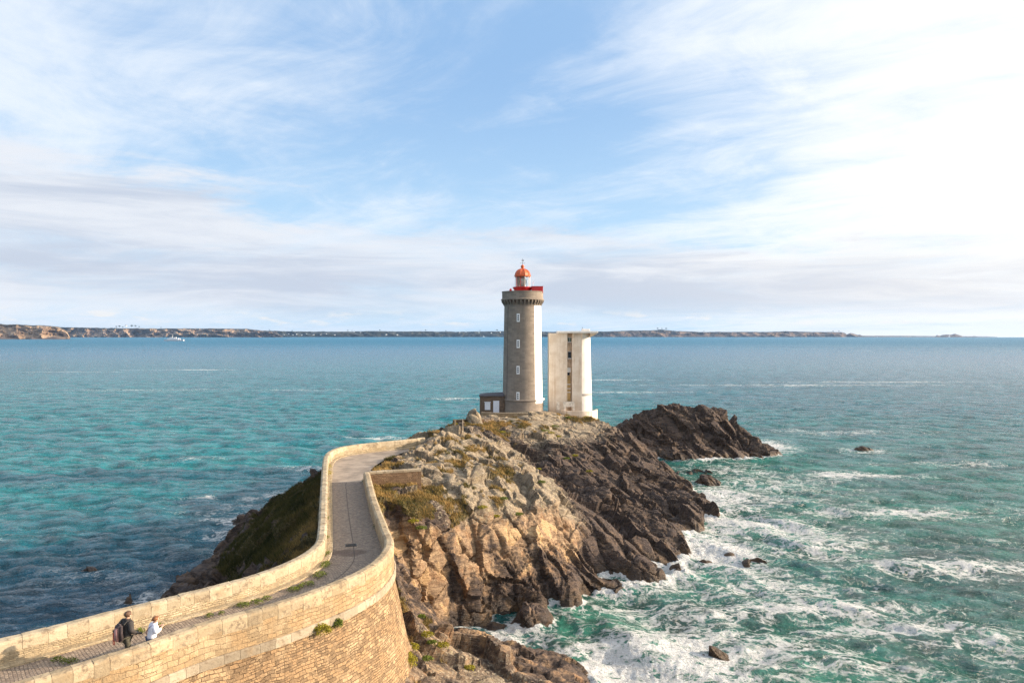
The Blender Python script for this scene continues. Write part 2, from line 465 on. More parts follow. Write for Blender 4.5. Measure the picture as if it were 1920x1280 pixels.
def masonry(name, bw, bh, c1, c2, c3, mortar, mort=0.012, warp=0.05, bump=0.03, squash=1.0, dirt=0.35, off=0.5, msmooth=0.3):
    m, n, b = new_mat(name)
    uv = n.node('ShaderNodeUVMap', None, uv_map='UVMap').outputs[0]
    wv = n.vm('SCALE', n.vm('SUBTRACT', n.noise(uv, 1.7, 3, 0.5, out=1), (0.5, 0.5, 0.5)), warp * 2)
    wv2 = n.vm('SCALE', n.vm('SUBTRACT', n.noise(uv, 0.35, 2, 0.5, out=1), (0.5, 0.5, 0.5)), warp * 4)
    q = n.vm('ADD', n.vm('ADD', uv, wv), wv2)
    br = n.node('ShaderNodeTexBrick', {'Vector': q, 'Scale': 1.0, 'Mortar Size': mort, 'Mortar Smooth': msmooth, 'Bias': 0.0,
                'Brick Width': bw, 'Row Height': bh, 'Color1': (0, 0, 0), 'Color2': (1, 1, 1), 'Mortar': (0.5, 0.5, 0.5)},
                offset=off, squash=squash, squash_frequency=3)
    br2 = n.node('ShaderNodeTexBrick', {'Vector': n.vm('ADD', q, (0.37, 0.11, 0)), 'Scale': 1.0, 'Mortar Size': mort, 'Mortar Smooth': msmooth, 'Bias': 0.0,
                'Brick Width': bw * 0.62, 'Row Height': bh * 0.72, 'Color1': (0, 0, 0), 'Color2': (1, 1, 1), 'Mortar': (0.5, 0.5, 0.5)}, offset=0.37, squash=1.6, squash_frequency=2)
    sel = n.step(n.noise(uv, 0.55, 2, 0.5), 0.50, 0.515)
    rnd = n.mix(sel, br.outputs['Color'], br2.outputs['Color'])
    facm = n.m('ADD', n.m('MULTIPLY', br.outputs['Fac'], n.m('SUBTRACT', 1, sel)), n.m('MULTIPLY', br2.outputs['Fac'], sel))
    # joints open and close
    facm = n.m('MULTIPLY', facm, n.step(n.noise(uv, 2.5, 3, 0.6), 0.36, 0.56, 0.25, 1.0))
    n1 = n.noise(uv, 0.8, 6, 0.6); n2 = n.noise(uv, 9, 5, 0.65)
    c = n.mix(n.step(rnd, 0.15, 0.85), c1, c2)
    c = n.mix(n.step(n.m('ADD', n.m('MULTIPLY', n1, 0.8), n.m('MULTIPLY', n.node('ShaderNodeSeparateColor', {'Color': rnd}).outputs[0], 0.25)), 0.44, 0.66), c, c3)
    c = n.mix(n.m('MULTIPLY', n.step(n2, 0.54, 0.72), dirt), c, tuple(x * 0.42 for x in c1))
    c = n.mix(n.m('MULTIPLY', n.step(n2, 0.46, 0.30), dirt * 0.8), c, tuple(min(1, x * 1.35) for x in c2))
    stn = n.noise(n.node('ShaderNodeMapping', {'Vector': uv, 'Scale': (1.3, 0.25, 1)}).outputs[0], 1.2, 5, 0.65)
    c = n.mix(n.m('MULTIPLY', n.step(stn, 0.52, 0.72), 0.5), c, tuple(x * 0.55 for x in c1))
    c = n.mix(n.m('MULTIPLY', n.step(n1, 0.50, 0.34), 0.35), c, tuple(min(1, x * 1.25) for x in c2))
    c = n.mix(facm, c, mortar)
    n.put(b.inputs['Base Color'], c); n.put(b.inputs['Roughness'], 0.92); n.put(b.inputs['Specular IOR Level'], 0.2)
    h = n.m('ADD', n.m('MULTIPLY', facm, -1.0), n.m('ADD', n.m('MULTIPLY', n2, 0.9), n.m('MULTIPLY', rnd, 0.5)))
    n.put(b.inputs['Normal'], n.bump(h, 1.0, bump))
    return m


def stone_toned(name, bump=0.02):
    """slabs with their own tone, stained"""
    m, n, b = new_mat(name)
    p = obj_co(n)
    a = n.attr('tone').outputs['Color']
    n1 = n.noise(p, 1.1, 6, 0.6); n2 = n.noise(p, 8, 6, 0.68)
    c = n.mix(0.38, a, (0.20, 0.16, 0.11))
    c = n.mix(n.m('MULTIPLY', n.step(n1, 0.50, 0.70), 0.55), c, (0.30, 0.21, 0.12))
    c = n.mix(n.m('MULTIPLY', n.step(n2, 0.55, 0.70), 0.55), c, (0.16, 0.13, 0.10))
    c = n.mix(n.m('MULTIPLY', n.step(n2, 0.44, 0.30), 0.45), c, (0.50, 0.43, 0.31))
    n.put(b.inputs['Base Color'], c); n.put(b.inputs['Roughness'], 0.9); n.put(b.inputs['Specular IOR Level'], 0.2)
    n3 = n.noise(p, 2.4, 8, 0.74)
    c = n.mix(n.m('MULTIPLY', n.step(n3, 0.51, 0.62), 0.8), c, (0.19, 0.145, 0.10))
    c = n.mix(n.m('MULTIPLY', n.step(n3, 0.44, 0.34), 0.35), c, (0.52, 0.46, 0.36))
    n.put(b.inputs['Base Color'], c)
    n.put(b.inputs['Normal'], n.bump(n.m('ADD', n2, n1), 0.9, bump * 1.6))
    return m


M = {}
M['rock'] = rock_mat()
M['wall_low'] = masonry('ochre_rubble', 0.34, 0.17, (0.20, 0.135, 0.080), (0.43, 0.31, 0.185), (0.34, 0.22, 0.12), (0.085, 0.055, 0.035), 0.013, 0.13, 0.07)
M['wall_up'] = masonry('pale_rubble', 0.44, 0.25, (0.29, 0.21, 0.125), (0.47, 0.36, 0.225), (0.36, 0.245, 0.135), (0.20, 0.145, 0.09), 0.010, 0.12, 0.05)
M['wall_in'] = masonry('pale_inner_rubble', 0.26, 0.10, (0.33, 0.265, 0.175), (0.54, 0.45, 0.315), (0.45, 0.35, 0.22), (0.27, 0.215, 0.145), 0.014, 0.09, 0.05)
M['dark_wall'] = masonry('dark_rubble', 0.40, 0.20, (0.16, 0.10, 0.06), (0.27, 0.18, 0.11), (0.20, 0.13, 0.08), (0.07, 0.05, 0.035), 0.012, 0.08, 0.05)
M['coping'] = stone_toned('coping_stone')


# ------------------------------------------------------------------ causeway lines
ZP = 10.70    # path level
ZT = 11.72    # top of the parapets
LO = [(-36, 14.5), (-28, 22.0), (-24.2, 25.3)] + [PZ(a, b, ZT)[:2] for a, b in
      ((0, 1194), (200, 1144), (320, 1115), (460, 1079), (540, 1050), (583, 1024), (594, 1005), (598, 960), (601, 910), (604, 870), (608, 853), (619, 843), (645, 835.5), (700, 828.5), (765, 822.5))] + [(-10.8, 82.2)]
RO = [(-32, 10.0), (-24.5, 17.0)] + [PZ(a, b, ZT)[:2] for a, b in
      ((60, 1277), (151, 1249), (260, 1216), (380, 1173), (521, 1134), (640, 1092), (700, 1063), (729, 1038), (739, 1015), (730, 991), (707, 933), (693, 884))]
LO = smoothline(LO, 0.35); RO = smoothline(RO, 0.35)
TL, NL, SL = line_frame(LO)       # left line: inside is to the right  (+N)
TR, NR, SR = line_frame(RO)       # right line: inside is to the left  (-N)
# path edges
PL = LO + NL * 0.55
PRW = RO - NR * 0.55
PRx = np.vstack([PRW, smoothline([PRW[-1], (-13.4, 63.6), (-14.0, 67.5), (-13.7, 72), (-12.7, 76), (-11.6, 79.2)], 0.4)[1:]])


# ------------------------------------------------------------------ headland
# control points: position (x, y, z) then grass, tan, lichen amounts
CP = []
def cz(G, T, L, *pts):
    for a in pts: CP.append((*PZ(*a), G, T, L))
def cd(G, T, L, *pts):
    for a in pts: CP.append((*PD(*a), G, T, L))
def cw(G, T, L, *pts):
    for a in pts: CP.append((*a, G, T, L))
# coastline right
cz(0, 0.1, 0, (1290, 926, 0), (1320, 943, 0), (1352, 962, 0), (1340, 985, 0), (1312, 998, 0), (1272, 1004, 0), (1288, 1030, 0), (1311, 1062, 0), (1298, 1079, 0),
   (1262, 1085, 0), (1220, 1093, 0), (1180, 1103, 0), (1140, 1110, 0), (1100, 1120, 0), (1060, 1144, 0), (1035, 1165, 0), (1010, 1178, 0), (975, 1180, 0), (930, 1178, 0), (885, 1172, 0))
cd(0, 0.6, 0, (830, 1166, 56.0), (800, 1163, 55.2), (770, 1160, 54.8))
# offshore
cz(0, 0, 0, (1330, 915, -2.5), (1400, 945, -3), (1400, 1010, -3), (1330, 1020, -2.5), (1370, 1070, -3), (1310, 1110, -2.5), (1230, 1120, -2.5), (1150, 1140, -2.5), (1090, 1170, -2.5), (1040, 1195, -2.5), (970, 1198, -2.2), (925, 1192, -1.5))
cw(0, 0, 0, (60, 90, -5), (60, 60, -5), (40, 45, -5), (20, 47, -3), (12, 43, -2), (20, 30, -3), (45, 120, -5), (34, 135, -5), (30, 112, -3), (27, 120, -3), (2.5, 51.5, -1.6), (6, 50, -2.5), (-1, 53, -1.0), (8, 47.5, -1.5))
# foreground slab
cz(0.2, 0.5, 0.30, (780, 1168, 3.4), (830, 1172, 2.9), (872, 1190, 2.3), (925, 1210, 1.7))
cz(0.0, 0.35, 0.15, (1000, 1224, 1.3), (1060, 1238, .6), (1088, 1248, 0), (1102, 1264, 0), (1114, 1282, 0), (1128, 1302, 0), (1060, 1270, 1.1), (1000, 1262, 1.9))
cz(0.3, 0.5, 0.38, (900, 1240, 2.8), (820, 1200, 3.5), (800, 1250, 4.1), (850, 1270, 3.6), (770, 1205, 4.6), (745, 1250, 4.9), (735, 1282, 4.7), (700, 1330, 4.9), (850, 1340, 4.2))
cz(0.0, 0.4, 0.55, (900, 1285, 3.2), (950, 1260, 2.8), (1000, 1310, 2.3), (950, 1350, 3.0), (870, 1225, 2.9))
cw(0.3, 0.3, 0.2, (-10, 30, 5.2), (-5, 28, 5), (4, 26, 3), (10, 34, 1), (14, 38, -1.2), (-20, 20, 6), (-8, 20, 6), (10, 24, 0), (-14, 40, 5.2), (-10, 44, 6.5), (-20, 30, 4))
# dark slabs below the cliff
cd(0, 0.34, 0, (930, 1160, 56.5), (1000, 1150, 56.6), (990, 1120, 57.4), (1060, 1110, 60.4), (900, 1110, 57.8), (870, 1150, 57.0), (950, 1075, 59.8), (1010, 1085, 60.2))
cd(0, 0.0, 0, (1080, 1070, 62.7), (1150, 1070, 65.0), (1220, 1060, 67.2), (1200, 1040, 67.2), (1272, 1052, 69.5), (1150, 1000, 71.8), (1100, 1020, 67.4), (1230, 1012, 75.0), (1245, 980, 82.0),
   (1298, 972, 85.5), (1328, 960, 89.2), (1200, 960, 80.5), (1258, 943, 88.5), (1225, 905, 95.0))
cd(0, 0.4, 0, (840, 1105, 57.2), (850, 1065, 58.2), (920, 1035, 61.0), (1000, 1040, 62.0), (1040, 1035, 63.4))
# tan cliff
cd(0, 1, 0, (760, 1000, 56.4), (748, 1040, 56.0), (760, 1090, 55.5), (770, 1145, 55.0), (800, 1150, 55.6), (800, 1100, 56.2), (830, 1050, 57.6), (870, 1020, 59.2), (900, 1030, 60.4), (800, 1010, 57.0))
cd(0.0, 1, 0.1, (925, 990, 61.6), (1000, 990, 64.6), (1055, 992, 67.3), (1045, 1012, 66.2), (960, 1010, 62.8), (1085, 985, 68.4))
cd(0.1, 0.5, 0.55, (1020, 950, 68), (1062, 962, 70.5), (960, 955, 63.6), (920, 960, 61.5), (1035, 925, 73))
# knoll
cd(0.25, 0.1, 1, (768, 824, 83), (780, 811, 84), (830, 802, 86), (860, 803, 88), (890, 814, 88), (780, 872, 69), (850, 840, 78), (900, 860, 77),
   (830, 890, 66.5), (880, 900, 67), (940, 912, 68), (975, 870, 81), (990, 905, 74), (1005, 890, 77), (800, 850, 74), (775, 845, 76))
cd(0.62, 0.1, 0.75, (900, 880, 72), (950, 885, 74), (880, 845, 79), (980, 900, 73.5), (850, 868, 71.5), (930, 935, 64.5))
cd(0.4, 0.2, 0.7, (850, 950, 60.9), (765, 925, 60.6))
cd(0.9, 0.2, 0.1, (790, 940, 59), (760, 950, 57.5), (733, 962, 55.5), (722, 925, 60), (750, 905, 63.0), (705, 905, 61.8), (742, 985, 54.6), (770, 975, 55.9))
cd(0.55, 0.3, 0.4, (800, 985, 57.2), (850, 990, 58.6), (820, 965, 58.8))
cd(0.5, 0.2, 0.6, (820, 930, 61.5), (885, 955, 61.4), (860, 925, 63))
# along the path
cw(0.5, 0.2, 0.3, (-11.2, 44, 10.1), (-13, 52, 10.3), (-15.5, 62, 10.4), (-17, 72, 10.4), (-14.5, 77, 10.4), (-10.5, 75, 11.2), (-11.8, 70, 10.7), (-9.5, 79, 11.6), (-12.3, 66, 10.6), (-9.6, 50, 8.6), (-9, 48, 7.4), (-8.5, 51, 8.0))
# left flank
cd(0.95, 0, 0.0, (598, 902, 64), (585, 950, 56), (588, 1000, 49), (560, 1040, 46.5), (540, 960, 60), (500, 1000, 60), (450, 1025, 61), (420, 1060, 60), (560, 1000, 54), (562, 915, 69), (525, 937, 70), (440, 1085, 53.5))
cd(0.25, 0.15, 0.35, (480, 957, 73), (470, 1078, 48), (520, 1062, 46.5), (400, 1082, 60.5), (398, 1112, 51), (455, 985, 72))
cz(0, 0, 0, (428, 968, 0), (450, 962, 1.6), (475, 962, 2.4), (445, 1000, 0), (420, 1036, 0), (404, 1062, 0), (392, 1080, 0), (350, 1096, .2), (300, 1114, 0), (345, 1106, 1.1), (320, 1112, 0.9), (372, 1100, 1.4))
cw(0, 0, 0, (-42, 92, -4), (-40, 76, -4), (-38, 66, -3), (-36, 58, -2.5), (-30, 50, -2), (-28, 42, -2), (-22, 42, 1), (-20, 50, 4), (-25, 57, 1.5), (-34, 85, -2), (-30, 88, -2.5), (-28, 80, 1.2), (-24, 78, 3.5),
   (-21.6, 75, 7.6), (-22.6, 80, 3), (-25, 86, -2), (-17, 84, 5), (-19, 90, -1.5), (-13, 88, 8), (-15, 95, 3.5), (-18, 100, -1.5), (-12.5, 102, 7.5), (-15, 106, 2.5), (-18, 110, -2), (-34, 35, -3), (-45, 20, -3), (-30, 30, 0))
# back terrace and tower rock
cd(0.5, 0.3, 0.5, (862, 812, 93), (880, 802, 98), (850, 789, 100))
cd(0.7, 0.4, 0.3, (920, 806, 98), (950, 798, 103), (905, 800, 100), (940, 790, 106))
cd(0.15, 0.1, 0.9, (987, 772, 112.5), (962, 781, 113), (1003, 772, 114), (1045, 779, 114), (1000, 790, 108), (1050, 800, 109))
cd(0.65, 0.2, 0.6, (1075, 785, 113.8), (1112, 782, 115.5), (1020, 800, 106), (975, 800, 105))
cd(0.05, 0.15, 0.6, (950, 825, 103), (1000, 830, 100), (1050, 822, 104), (960, 850, 93), (1140, 789, 116), (1110, 805, 111), (1025, 850, 94), (925, 835, 93))
cd(0.0, 0.1, 0.3, (1161, 799, 114), (1186, 822, 112), (1100, 830, 103), (1150, 850, 101), (1080, 870, 93), (1050, 850, 97))
cd(0.0, 0.0, 0.0, (1212, 852, 109), (1250, 876, 106), (1276, 902, 103.5), (1200, 890, 99), (1250, 920, 98), (1130, 900, 90), (1180, 930, 89), (1225, 950, 89), (1100, 960, 76), (1150, 960, 80), (1150, 930, 84))
cd(0.0, 0.0, 0.0, (1005, 862, 95), (1030, 905, 86.5), (1070, 948, 81.5))
cd(0.15, 0.2, 0.8, (1000, 887, 78), (1038, 926, 73.6), (1068, 962, 71))
cd(0.0, 0.0, 0.15, (1042, 850, 93), (1078, 890, 86), (1112, 930, 81))
cw(0.2, 0.1, 0.5, (1.9, 118, 10.35), (1.9, 124, 10.3), (-5, 120, 10.3), (-4.5, 115.5, 10.4), (9, 120, 9.9), (10, 127, 9.7), (0, 132, 8), (0, 142, -2), (12, 137, -1), (-10, 124, 7.5), (-15, 122, 1), (-17, 118, -1.5),
   (-9, 112, 9.5), (-12, 110, 6), (16, 127, 4), (20, 124, -1), (22, 118, 0), (18, 116, 6.5), (-4, 110, 10.6), (-7.5, 106, 10.4))
CP = np.array(CP)


def rbf_fit(CP, cols):
    P = CP[:, :2]; n = len(P)
    D = np.hypot(P[:, None, 0] - P[None, :, 0], P[:, None, 1] - P[None, :, 1])
    A = np.zeros((n + 3, n + 3)); A[:n, :n] = D - np.eye(n) * 0.5
    A[:n, n] = 1; A[:n, n + 1:] = P; A[n, :n] = 1; A[n + 1:, :n] = P.T
    B = np.zeros((n + 3, len(cols))); B[:n] = CP[:, cols]
    return P, np.linalg.lstsq(A, B, rcond=None)[0]


def rbf_eval(fit, X, Y):
    P, Wt = fit; n = len(P)
    X = X.ravel(); Y = Y.ravel()
    out = np.empty((len(X), Wt.shape[1]))
    for a in range(0, len(X), 20000):
        x = X[a:a + 20000]; y = Y[a:a + 20000]
        D = np.hypot(x[:, None] - P[None, :, 0], y[:, None] - P[None, :, 1])
        out[a:a + 20000] = D @ Wt[:n] + Wt[n] + np.stack([x, y], 1) @ Wt[n + 1:]
    return out


def solid_remesh(X, Y, Z, voxel, zcut=-1.6, zbot=-3.0):
    """closed block from a height grid (cells above zcut), evenly remeshed -> verts, tris/quads"""
    ny, nx = Z.shape
    idx = np.arange(ny * nx).reshape(ny, nx)
    cell = (np.maximum.reduce([Z[:-1, :-1], Z[1:, :-1], Z[:-1, 1:], Z[1:, 1:]]) > zcut)
    top = np.stack([idx[:-1, :-1], idx[:-1, 1:], idx[1:, 1:], idx[1:, :-1]], -1)[cell]
    N = ny * nx
    bot = top[:, ::-1] + N
    sides = []
    cp = np.pad(cell, 1)
    def side(mask, a, b):
        q = np.stack([a, b], -1)[mask]
        if len(q): sides.append(np.stack([q[:, 0], q[:, 1], q[:, 1] + N, q[:, 0] + N], 1)[:, ::-1])
    side(cell & ~cp[:-2, 1:-1], idx[:-1, :-1], idx[:-1, 1:])
    side(cell & ~cp[2:, 1:-1], idx[1:, 1:], idx[1:, :-1])
    side(cell & ~cp[1:-1, :-2], idx[1:, :-1], idx[:-1, :-1])
    side(cell & ~cp[1:-1, 2:], idx[:-1, 1:], idx[1:, 1:])
    Zt = np.maximum(Z, zbot + 0.3)
    V = np.concatenate([np.stack([X, Y, Zt], -1).reshape(-1, 3), np.stack([X, Y, np.full_like(Z, zbot)], -1).reshape(-1, 3)])
    Fq = np.concatenate([top, bot] + sides)
    o = np_obj('tmp', V, Fq, M['rock'])
    md = o.modifiers.new('r', 'REMESH'); md.mode = 'VOXEL'; md.voxel_size = voxel
    dg = C.evaluated_depsgraph_get()
    me = bpy.data.meshes.new_from_object(o.evaluated_get(dg))
    n = len(me.vertices); co = np.empty(n * 3, np.float32); me.vertices.foreach_get('co', co)
    nr = np.empty(n * 3, np.float32); me.vertex_normals.foreach_get('vector', nr)
    q = np.empty(len(me.loops), np.int32); me.loops.foreach_get('vertex_index', q)
    co = co.reshape(-1, 3).astype(float); nr = nr.reshape(-1, 3).astype(float); q = q.reshape(-1, 4)
    bpy.data.objects.remove(o); bpy.data.meshes.remove(me)
    keep = co[q].mean(1)[:, 2] > zcut
    q = q[keep]
    used = np.unique(q); mp = -np.ones(len(co), np.int64); mp[used] = np.arange(len(used))
    return co[used], nr[used], mp[q]


_e = np.array([0.50, -0.62, -0.60]); _e /= np.linalg.norm(_e)
_f = np.cross(_e, [0, 0, 1.0]); _f /= np.linalg.norm(_f)
STR = np.array([_e, _f, np.cross(_e, _f)])


def craggy(V, Nn, amp, seed=0, flat=0.0, bias=True, blk=0.0):
    """amp per vertex; blocks elongated down the dip of the beds"""
    warp = np.stack([fbm(V, 0.22, 3, seed + 50 + k) for k in range(3)], 1)
    P = V + warp * 0.9
    out, cell, d = None, None, None
    if np.ndim(blk) == 0: return craggy1(V, Nn, P, amp, seed, flat, bias, np.array([0.36, 1.1, 0.85]))[:2]
    _, c1, d1 = craggy1(V, Nn, P, amp, seed, flat, bias, np.array([0.36, 1.1, 0.85]))
    _, c2, d2 = craggy1(V, Nn, P, amp, seed, flat, bias, np.array([0.58, 0.80, 0.90]))
    wq = blk * blk * (3 - 2 * blk)
    d = d1 * (1 - wq) + d2 * wq
    dirn = Nn + np.array([0.0, 0.0, 0.12]); dirn /= np.linalg.norm(dirn, axis=1)[:, None]
    return V + dirn * (d * amp)[:, None], np.where((wq > 0.5)[:, None], c2, c1)


def craggy1(V, Nn, P, amp, seed, flat, bias, scl):
    Q = (P @ STR.T) * scl
    f0, r0 = facets(Q, 3.6, seed + 11); f1, r1 = facets(Q * np.array([1.25, 1, 1]) + 2.2, 1.7, seed, 0.55); f2, r2 = facets(Q + 9.1, 0.80, seed + 20, 0.6); f3, r3 = facets(Q * np.array([1.5, 1, 1]) + 3.3, 0.38, seed + 40)
    rub = np.clip(0.55 + 1.6 * fbm(V, 0.16, 2, seed + 70), 0.15, 1.15)
    d = (1.15 + 0.35 * flat) * f0 + 0.60 * f1 * (1 - 0.2 * flat) + (0.24 * f2 + 0.11 * f3) * (1 - 0.35 * flat) * rub + 0.10 * fbm(V, 1.2, 3, seed + 60)
    if bias: lowz = np.clip((1.8 - V[:, 2]) / 0.8, 0, 1); d = d * (1 - 0.30 * lowz) + 0.12 * lowz
    dirn = Nn + np.array([0.0, 0.0, 0.12]); dirn /= np.linalg.norm(dirn, axis=1)[:, None]
    out = V + dirn * (d * amp)[:, None]
    return out, np.stack([r2, r1, r3], 1), d


def steepen(Z):
    """a real edge where rock meets water"""
    return np.where(Z > 0, Z + 0.5 * np.clip(Z / 0.35, 0, 1) * np.clip(1.6 - Z * 0.7, 0, 1), Z * 1.0 - 0.55 * np.clip(-Z / 0.35, 0, 1))


gx, gy = np.meshgrid(np.arange(-46, 62, 0.5), np.arange(16, 146, 0.5))
fitz = rbf_fit(CP, [2]); fitm = rbf_fit(CP, [3, 4, 5])
HZ = steepen(rbf_eval(fitz, gx, gy)[:, 0].reshape(gx.shape))
V, Nn, Q = solid_remesh(gx, gy, HZ, 0.17)
msk = np.clip(rbf_eval(fitm, V[:, 0], V[:, 1]), 0, 1)
gn = fbm(V, 0.45, 3, 90)
grass = np.clip(msk[:, 0] + 0.75 * gn + 0.3 * fbm(V, 1.6, 2, 95) - 0.03, 0, 1)
grass *= np.clip((Nn[:, 2] - 0.35) / 0.2, 0, 1) * np.clip((V[:, 2] - 2.2) / 1.2, 0, 1)
amp = 1.0 - 0.62 * np.clip((grass - 0.35) / 0.3, 0, 1)
amp *= 1 - 0.45 * msk[:, 1]                       # big flat cliff faces
amp *= np.where((V[:, 1] < 54) & (V[:, 0] > -12), 0.8, 1.0)
amp *= 1 - 0.25 * msk[:, 2]
# calmer near buildings
amp *= np.where((V[:, 1] > 104) & (V[:, 0] < 14), 0.55, 1.0)
for cx, cy, rad in ((1.9, 121, 6.5), (9.5, 123.5, 6.0), (-5.2, 118.5, 4)):
    dd = np.hypot(V[:, 0] - cx, V[:, 1] - cy); amp *= np.clip((dd - rad * 0.6) / (rad * 0.5), 0.08, 1)
amp *= np.clip((V[:, 2] + 1.2) / 2.2, 0.45, 1)
V2, cell = craggy(V, Nn, amp, 3, flat=msk[:, 1], blk=np.clip((msk[:, 2] * 1.1 + msk[:, 1] * 0.8 + (V[:, 1] < 64) * 0.25) * 1.3 - 0.25, 0, 1))
V2[:, 2] += np.clip((grass - .4) / .2, 0, 1) * (0.22 * fbm(V, 0.9, 3, 97) + 0.05)
# keep rock out of the roadway
mid = 0.5 * (PL[:, None] + 0) if False else None
tl = np.linspace(0, 1, 160)
def resample(L, n):
    s = np.concatenate([[0], np.cumsum(np.linalg.norm(np.diff(L, axis=0), axis=1))]); t = np.linspace(0, s[-1], n)
    return np.stack([np.interp(t, s, L[:, 0]), np.interp(t, s, L[:, 1])], 1)
# centre line pieces matched by nearest point
iend = len(PRW)
CEN = []
for p in PRx:
    j = np.argmin(np.hypot(PL[:, 0] - p[0], PL[:, 1] - p[1])); CEN.append((p + PL[j]) / 2)
CEN = np.array(CEN)
near = (V2[:, 1] < 90) & (V2[:, 0] < -5)
dC = np.full(len(V2), 99.0)
dC[near] = dist_line(V2[near, 0], V2[near, 1], CEN[::3])
lim = np.interp(V2[:, 1], [60, 66, 70, 75, 80], [2.35, 2.2, 2.4, 2.3, 1.4])
inside = dC < lim
V2[inside, 2] = np.minimum(V2[inside, 2], ZP - 0.35)
soft = (dC >= lim) & (dC < lim + 1.2) & (V2[:, 0] < -12)
leftp = (V2[:, 1] > 60) & (dist_line(V2[:, 0], V2[:, 1], LO[::4]) < 1.6)
V2[leftp, 2] = np.minimum(V2[leftp, 2], ZP - 0.4)
V2[soft, 2] = np.minimum(V2[soft, 2], ZP - 0.1 + (dC[soft] - lim[soft]) * 0.5)
# rock stays behind the outer face of the near wall
dR = np.full(len(V2), 99.0); nearR = (V2[:, 1] < 62) & (V2[:, 0] < -4)
dR[nearR] = dist_line(V2[nearR, 0], V2[nearR, 1], RO[::3])
wallz = dR < 1.0
V2[wallz & (V2[:, 1] > 43), 2] = np.minimum(V2[wallz & (V2[:, 1] > 43), 2], 10.6)
head = np_obj('headland', V2, Q, M['rock'], cols={'mask': np.stack([grass, msk[:, 1], msk[:, 2]], 1), 'cell': cell})
tag(head, kind='structure')
HEAD = (V2, Q, grass)

# islet behind
CI = []
for a in ((1466, 851, 0), (1420, 859, 0), (1370, 861, 0), (1320, 865, 0), (1270, 863, 0), (1235, 858, 0), (1195, 852, 0), (1160, 846, 0)): CI.append(PZ(*a))
for a in ((1165, 800, 140), (1190, 785, 141), (1215, 778, 142), (1242, 763, 143), (1265, 757, 144), (1310, 758, 144), (1344, 762, 143), (1356, 777, 141), (1388, 797, 140), (1400, 812, 138.5), (1435, 838, 136),
          (1200, 830, 136.5), (1250, 825, 136.5), (1300, 800, 139), (1350, 825, 136), (1390, 830, 135.5), (1250, 790, 140), (1330, 780, 141), (1300, 840, 134), (1420, 848, 134.5), (1230, 800, 139)): CI.append(PD(*a))
for a in ((18, 150, 1), (25, 154, 3), (34, 156, 3), (42, 152, 2), (48, 146, 1), (53, 143, -1.5), (58, 138, -3), (56, 131, -3), (50, 126, -3.5), (40, 125, -4), (30, 125, -4), (22, 126, -3), (12, 140, -2), (12, 152, -3), (22, 160, -3), (34, 163, -3), (46, 158, -3), (16, 132, -2)): CI.append(a)
CI = np.array(CI)
ix, iy = np.meshgrid(np.arange(8, 64, 0.5), np.arange(120, 168, 0.5))
IZ = steepen(rbf_eval(rbf_fit(CI, [2]), ix, iy)[:, 0].reshape(ix.shape))
V, Nn, Q = solid_remesh(ix, iy, IZ, 0.26)
V2, cell = craggy(V, Nn, np.full(len(V), 1.15), 31)
one = np.ones(len(V))
islet = np_obj('rock_islet', V2, Q, M['rock'], cols={'mask': np.stack([one * 0, one * 0.12, np.clip((V[:, 2] - 6) / 6, 0, .3)], 1), 'cell': cell})
tag(islet, 'large dark brown rocky islet rising from the sea to the right of the headland', 'rock islet')

# smaller rocks, each its own thing
def sea_rock(px, py, wx, wy, h, label, seed, z0=0.0, tan=0.15, lic=0.0, base=None, name='sea_rock', group=None):
    c = base if base is not None else PZ(px, py, z0)
    n = 26; u = np.linspace(-1.35, 1.35, n); X, Y = np.meshgrid(u, u)
    r = np.hypot(X, Y)
    Z = h * (1 - r ** 2 * 0.95) + (z0 if base is None else 0)
    mlow = -0.6
    vox = max(0.06, min(wx, wy) / 14)
    Vv, Nv, Qv = solid_remesh(X * wx, Y * wy, Z, vox, zcut=mlow, zbot=-1.2)
    s = min(1.0, h / 1.6 + 0.15)
    V3, cl = craggy(Vv + np.array([c[0], c[1], 0]), Nv, np.full(len(Vv), 0.62 * s + 0.14), seed, bias=False)
    V3 -= np.array([c[0], c[1], 0])
    o1 = np.ones(len(Vv))
    o = np_obj(name, V3, Qv, M['rock'], cols={'mask': np.stack([o1 * 0, o1 * tan, o1 * lic], 1), 'cell': cl})
    o.location = (c[0], c[1], 0 if base is None else c[2])
    tag(o, label, 'rock', group)
    return o
G_SR = 'rocks standing out of the surf'
sea_rock(1300, 887, 2.2, 1.2, 0.8, 'long flat dark rock in the foam between headland and islet', 11, group=G_SR)
sea_rock(1320, 905, 1.6, 1.2, 1.0, 'rounded dark rock in the foam just below the long flat one', 12, group=G_SR)
sea_rock(1325, 1226, 1.15, 0.6, 0.42, 'brown jagged rock ringed by swirling foam at the bottom of the photo', 13, group=G_SR)
sea_rock(1415, 1053, 0.8, 0.45, 0.15, 'low wet rock awash in foam off the lower right point of the headland', 14, group=G_SR)
sea_rock(1326, 1058, 0.6, 0.4, 0.35, 'small rock just off the tip of the lower right point', 15, group=G_SR)
sea_rock(1620, 843, 1.5, 0.7, 0.45, 'tiny lone dark rock far out in the open sea at right', 16, group=G_SR)
sea_rock(1370, 1040, 0.6, 0.4, 0.2, 'small dark rock awash between the two right-hand points', 17, group=G_SR)
sea_rock(248, 1126, 0.45, 0.35, 0.3, 'small dark rock in the water above the left parapet', 18, group=G_SR)
sea_rock(168, 1067, 0.6, 0.4, 0.12, 'dark rock barely awash in the deep blue water at left', 19, group=G_SR)
sea_rock(418, 1025, 0.9, 0.8, 0.5, 'dark rock at the foot of the shaded left flank of the headland', 20, group=G_SR)
sea_rock(1215, 1222, 0.9, 0.4, 0.02, 'rock washed over by white foam left of the jagged brown rock', 22, group=G_SR)
bx_, by_, bz_ = PD(893, 797, 102)
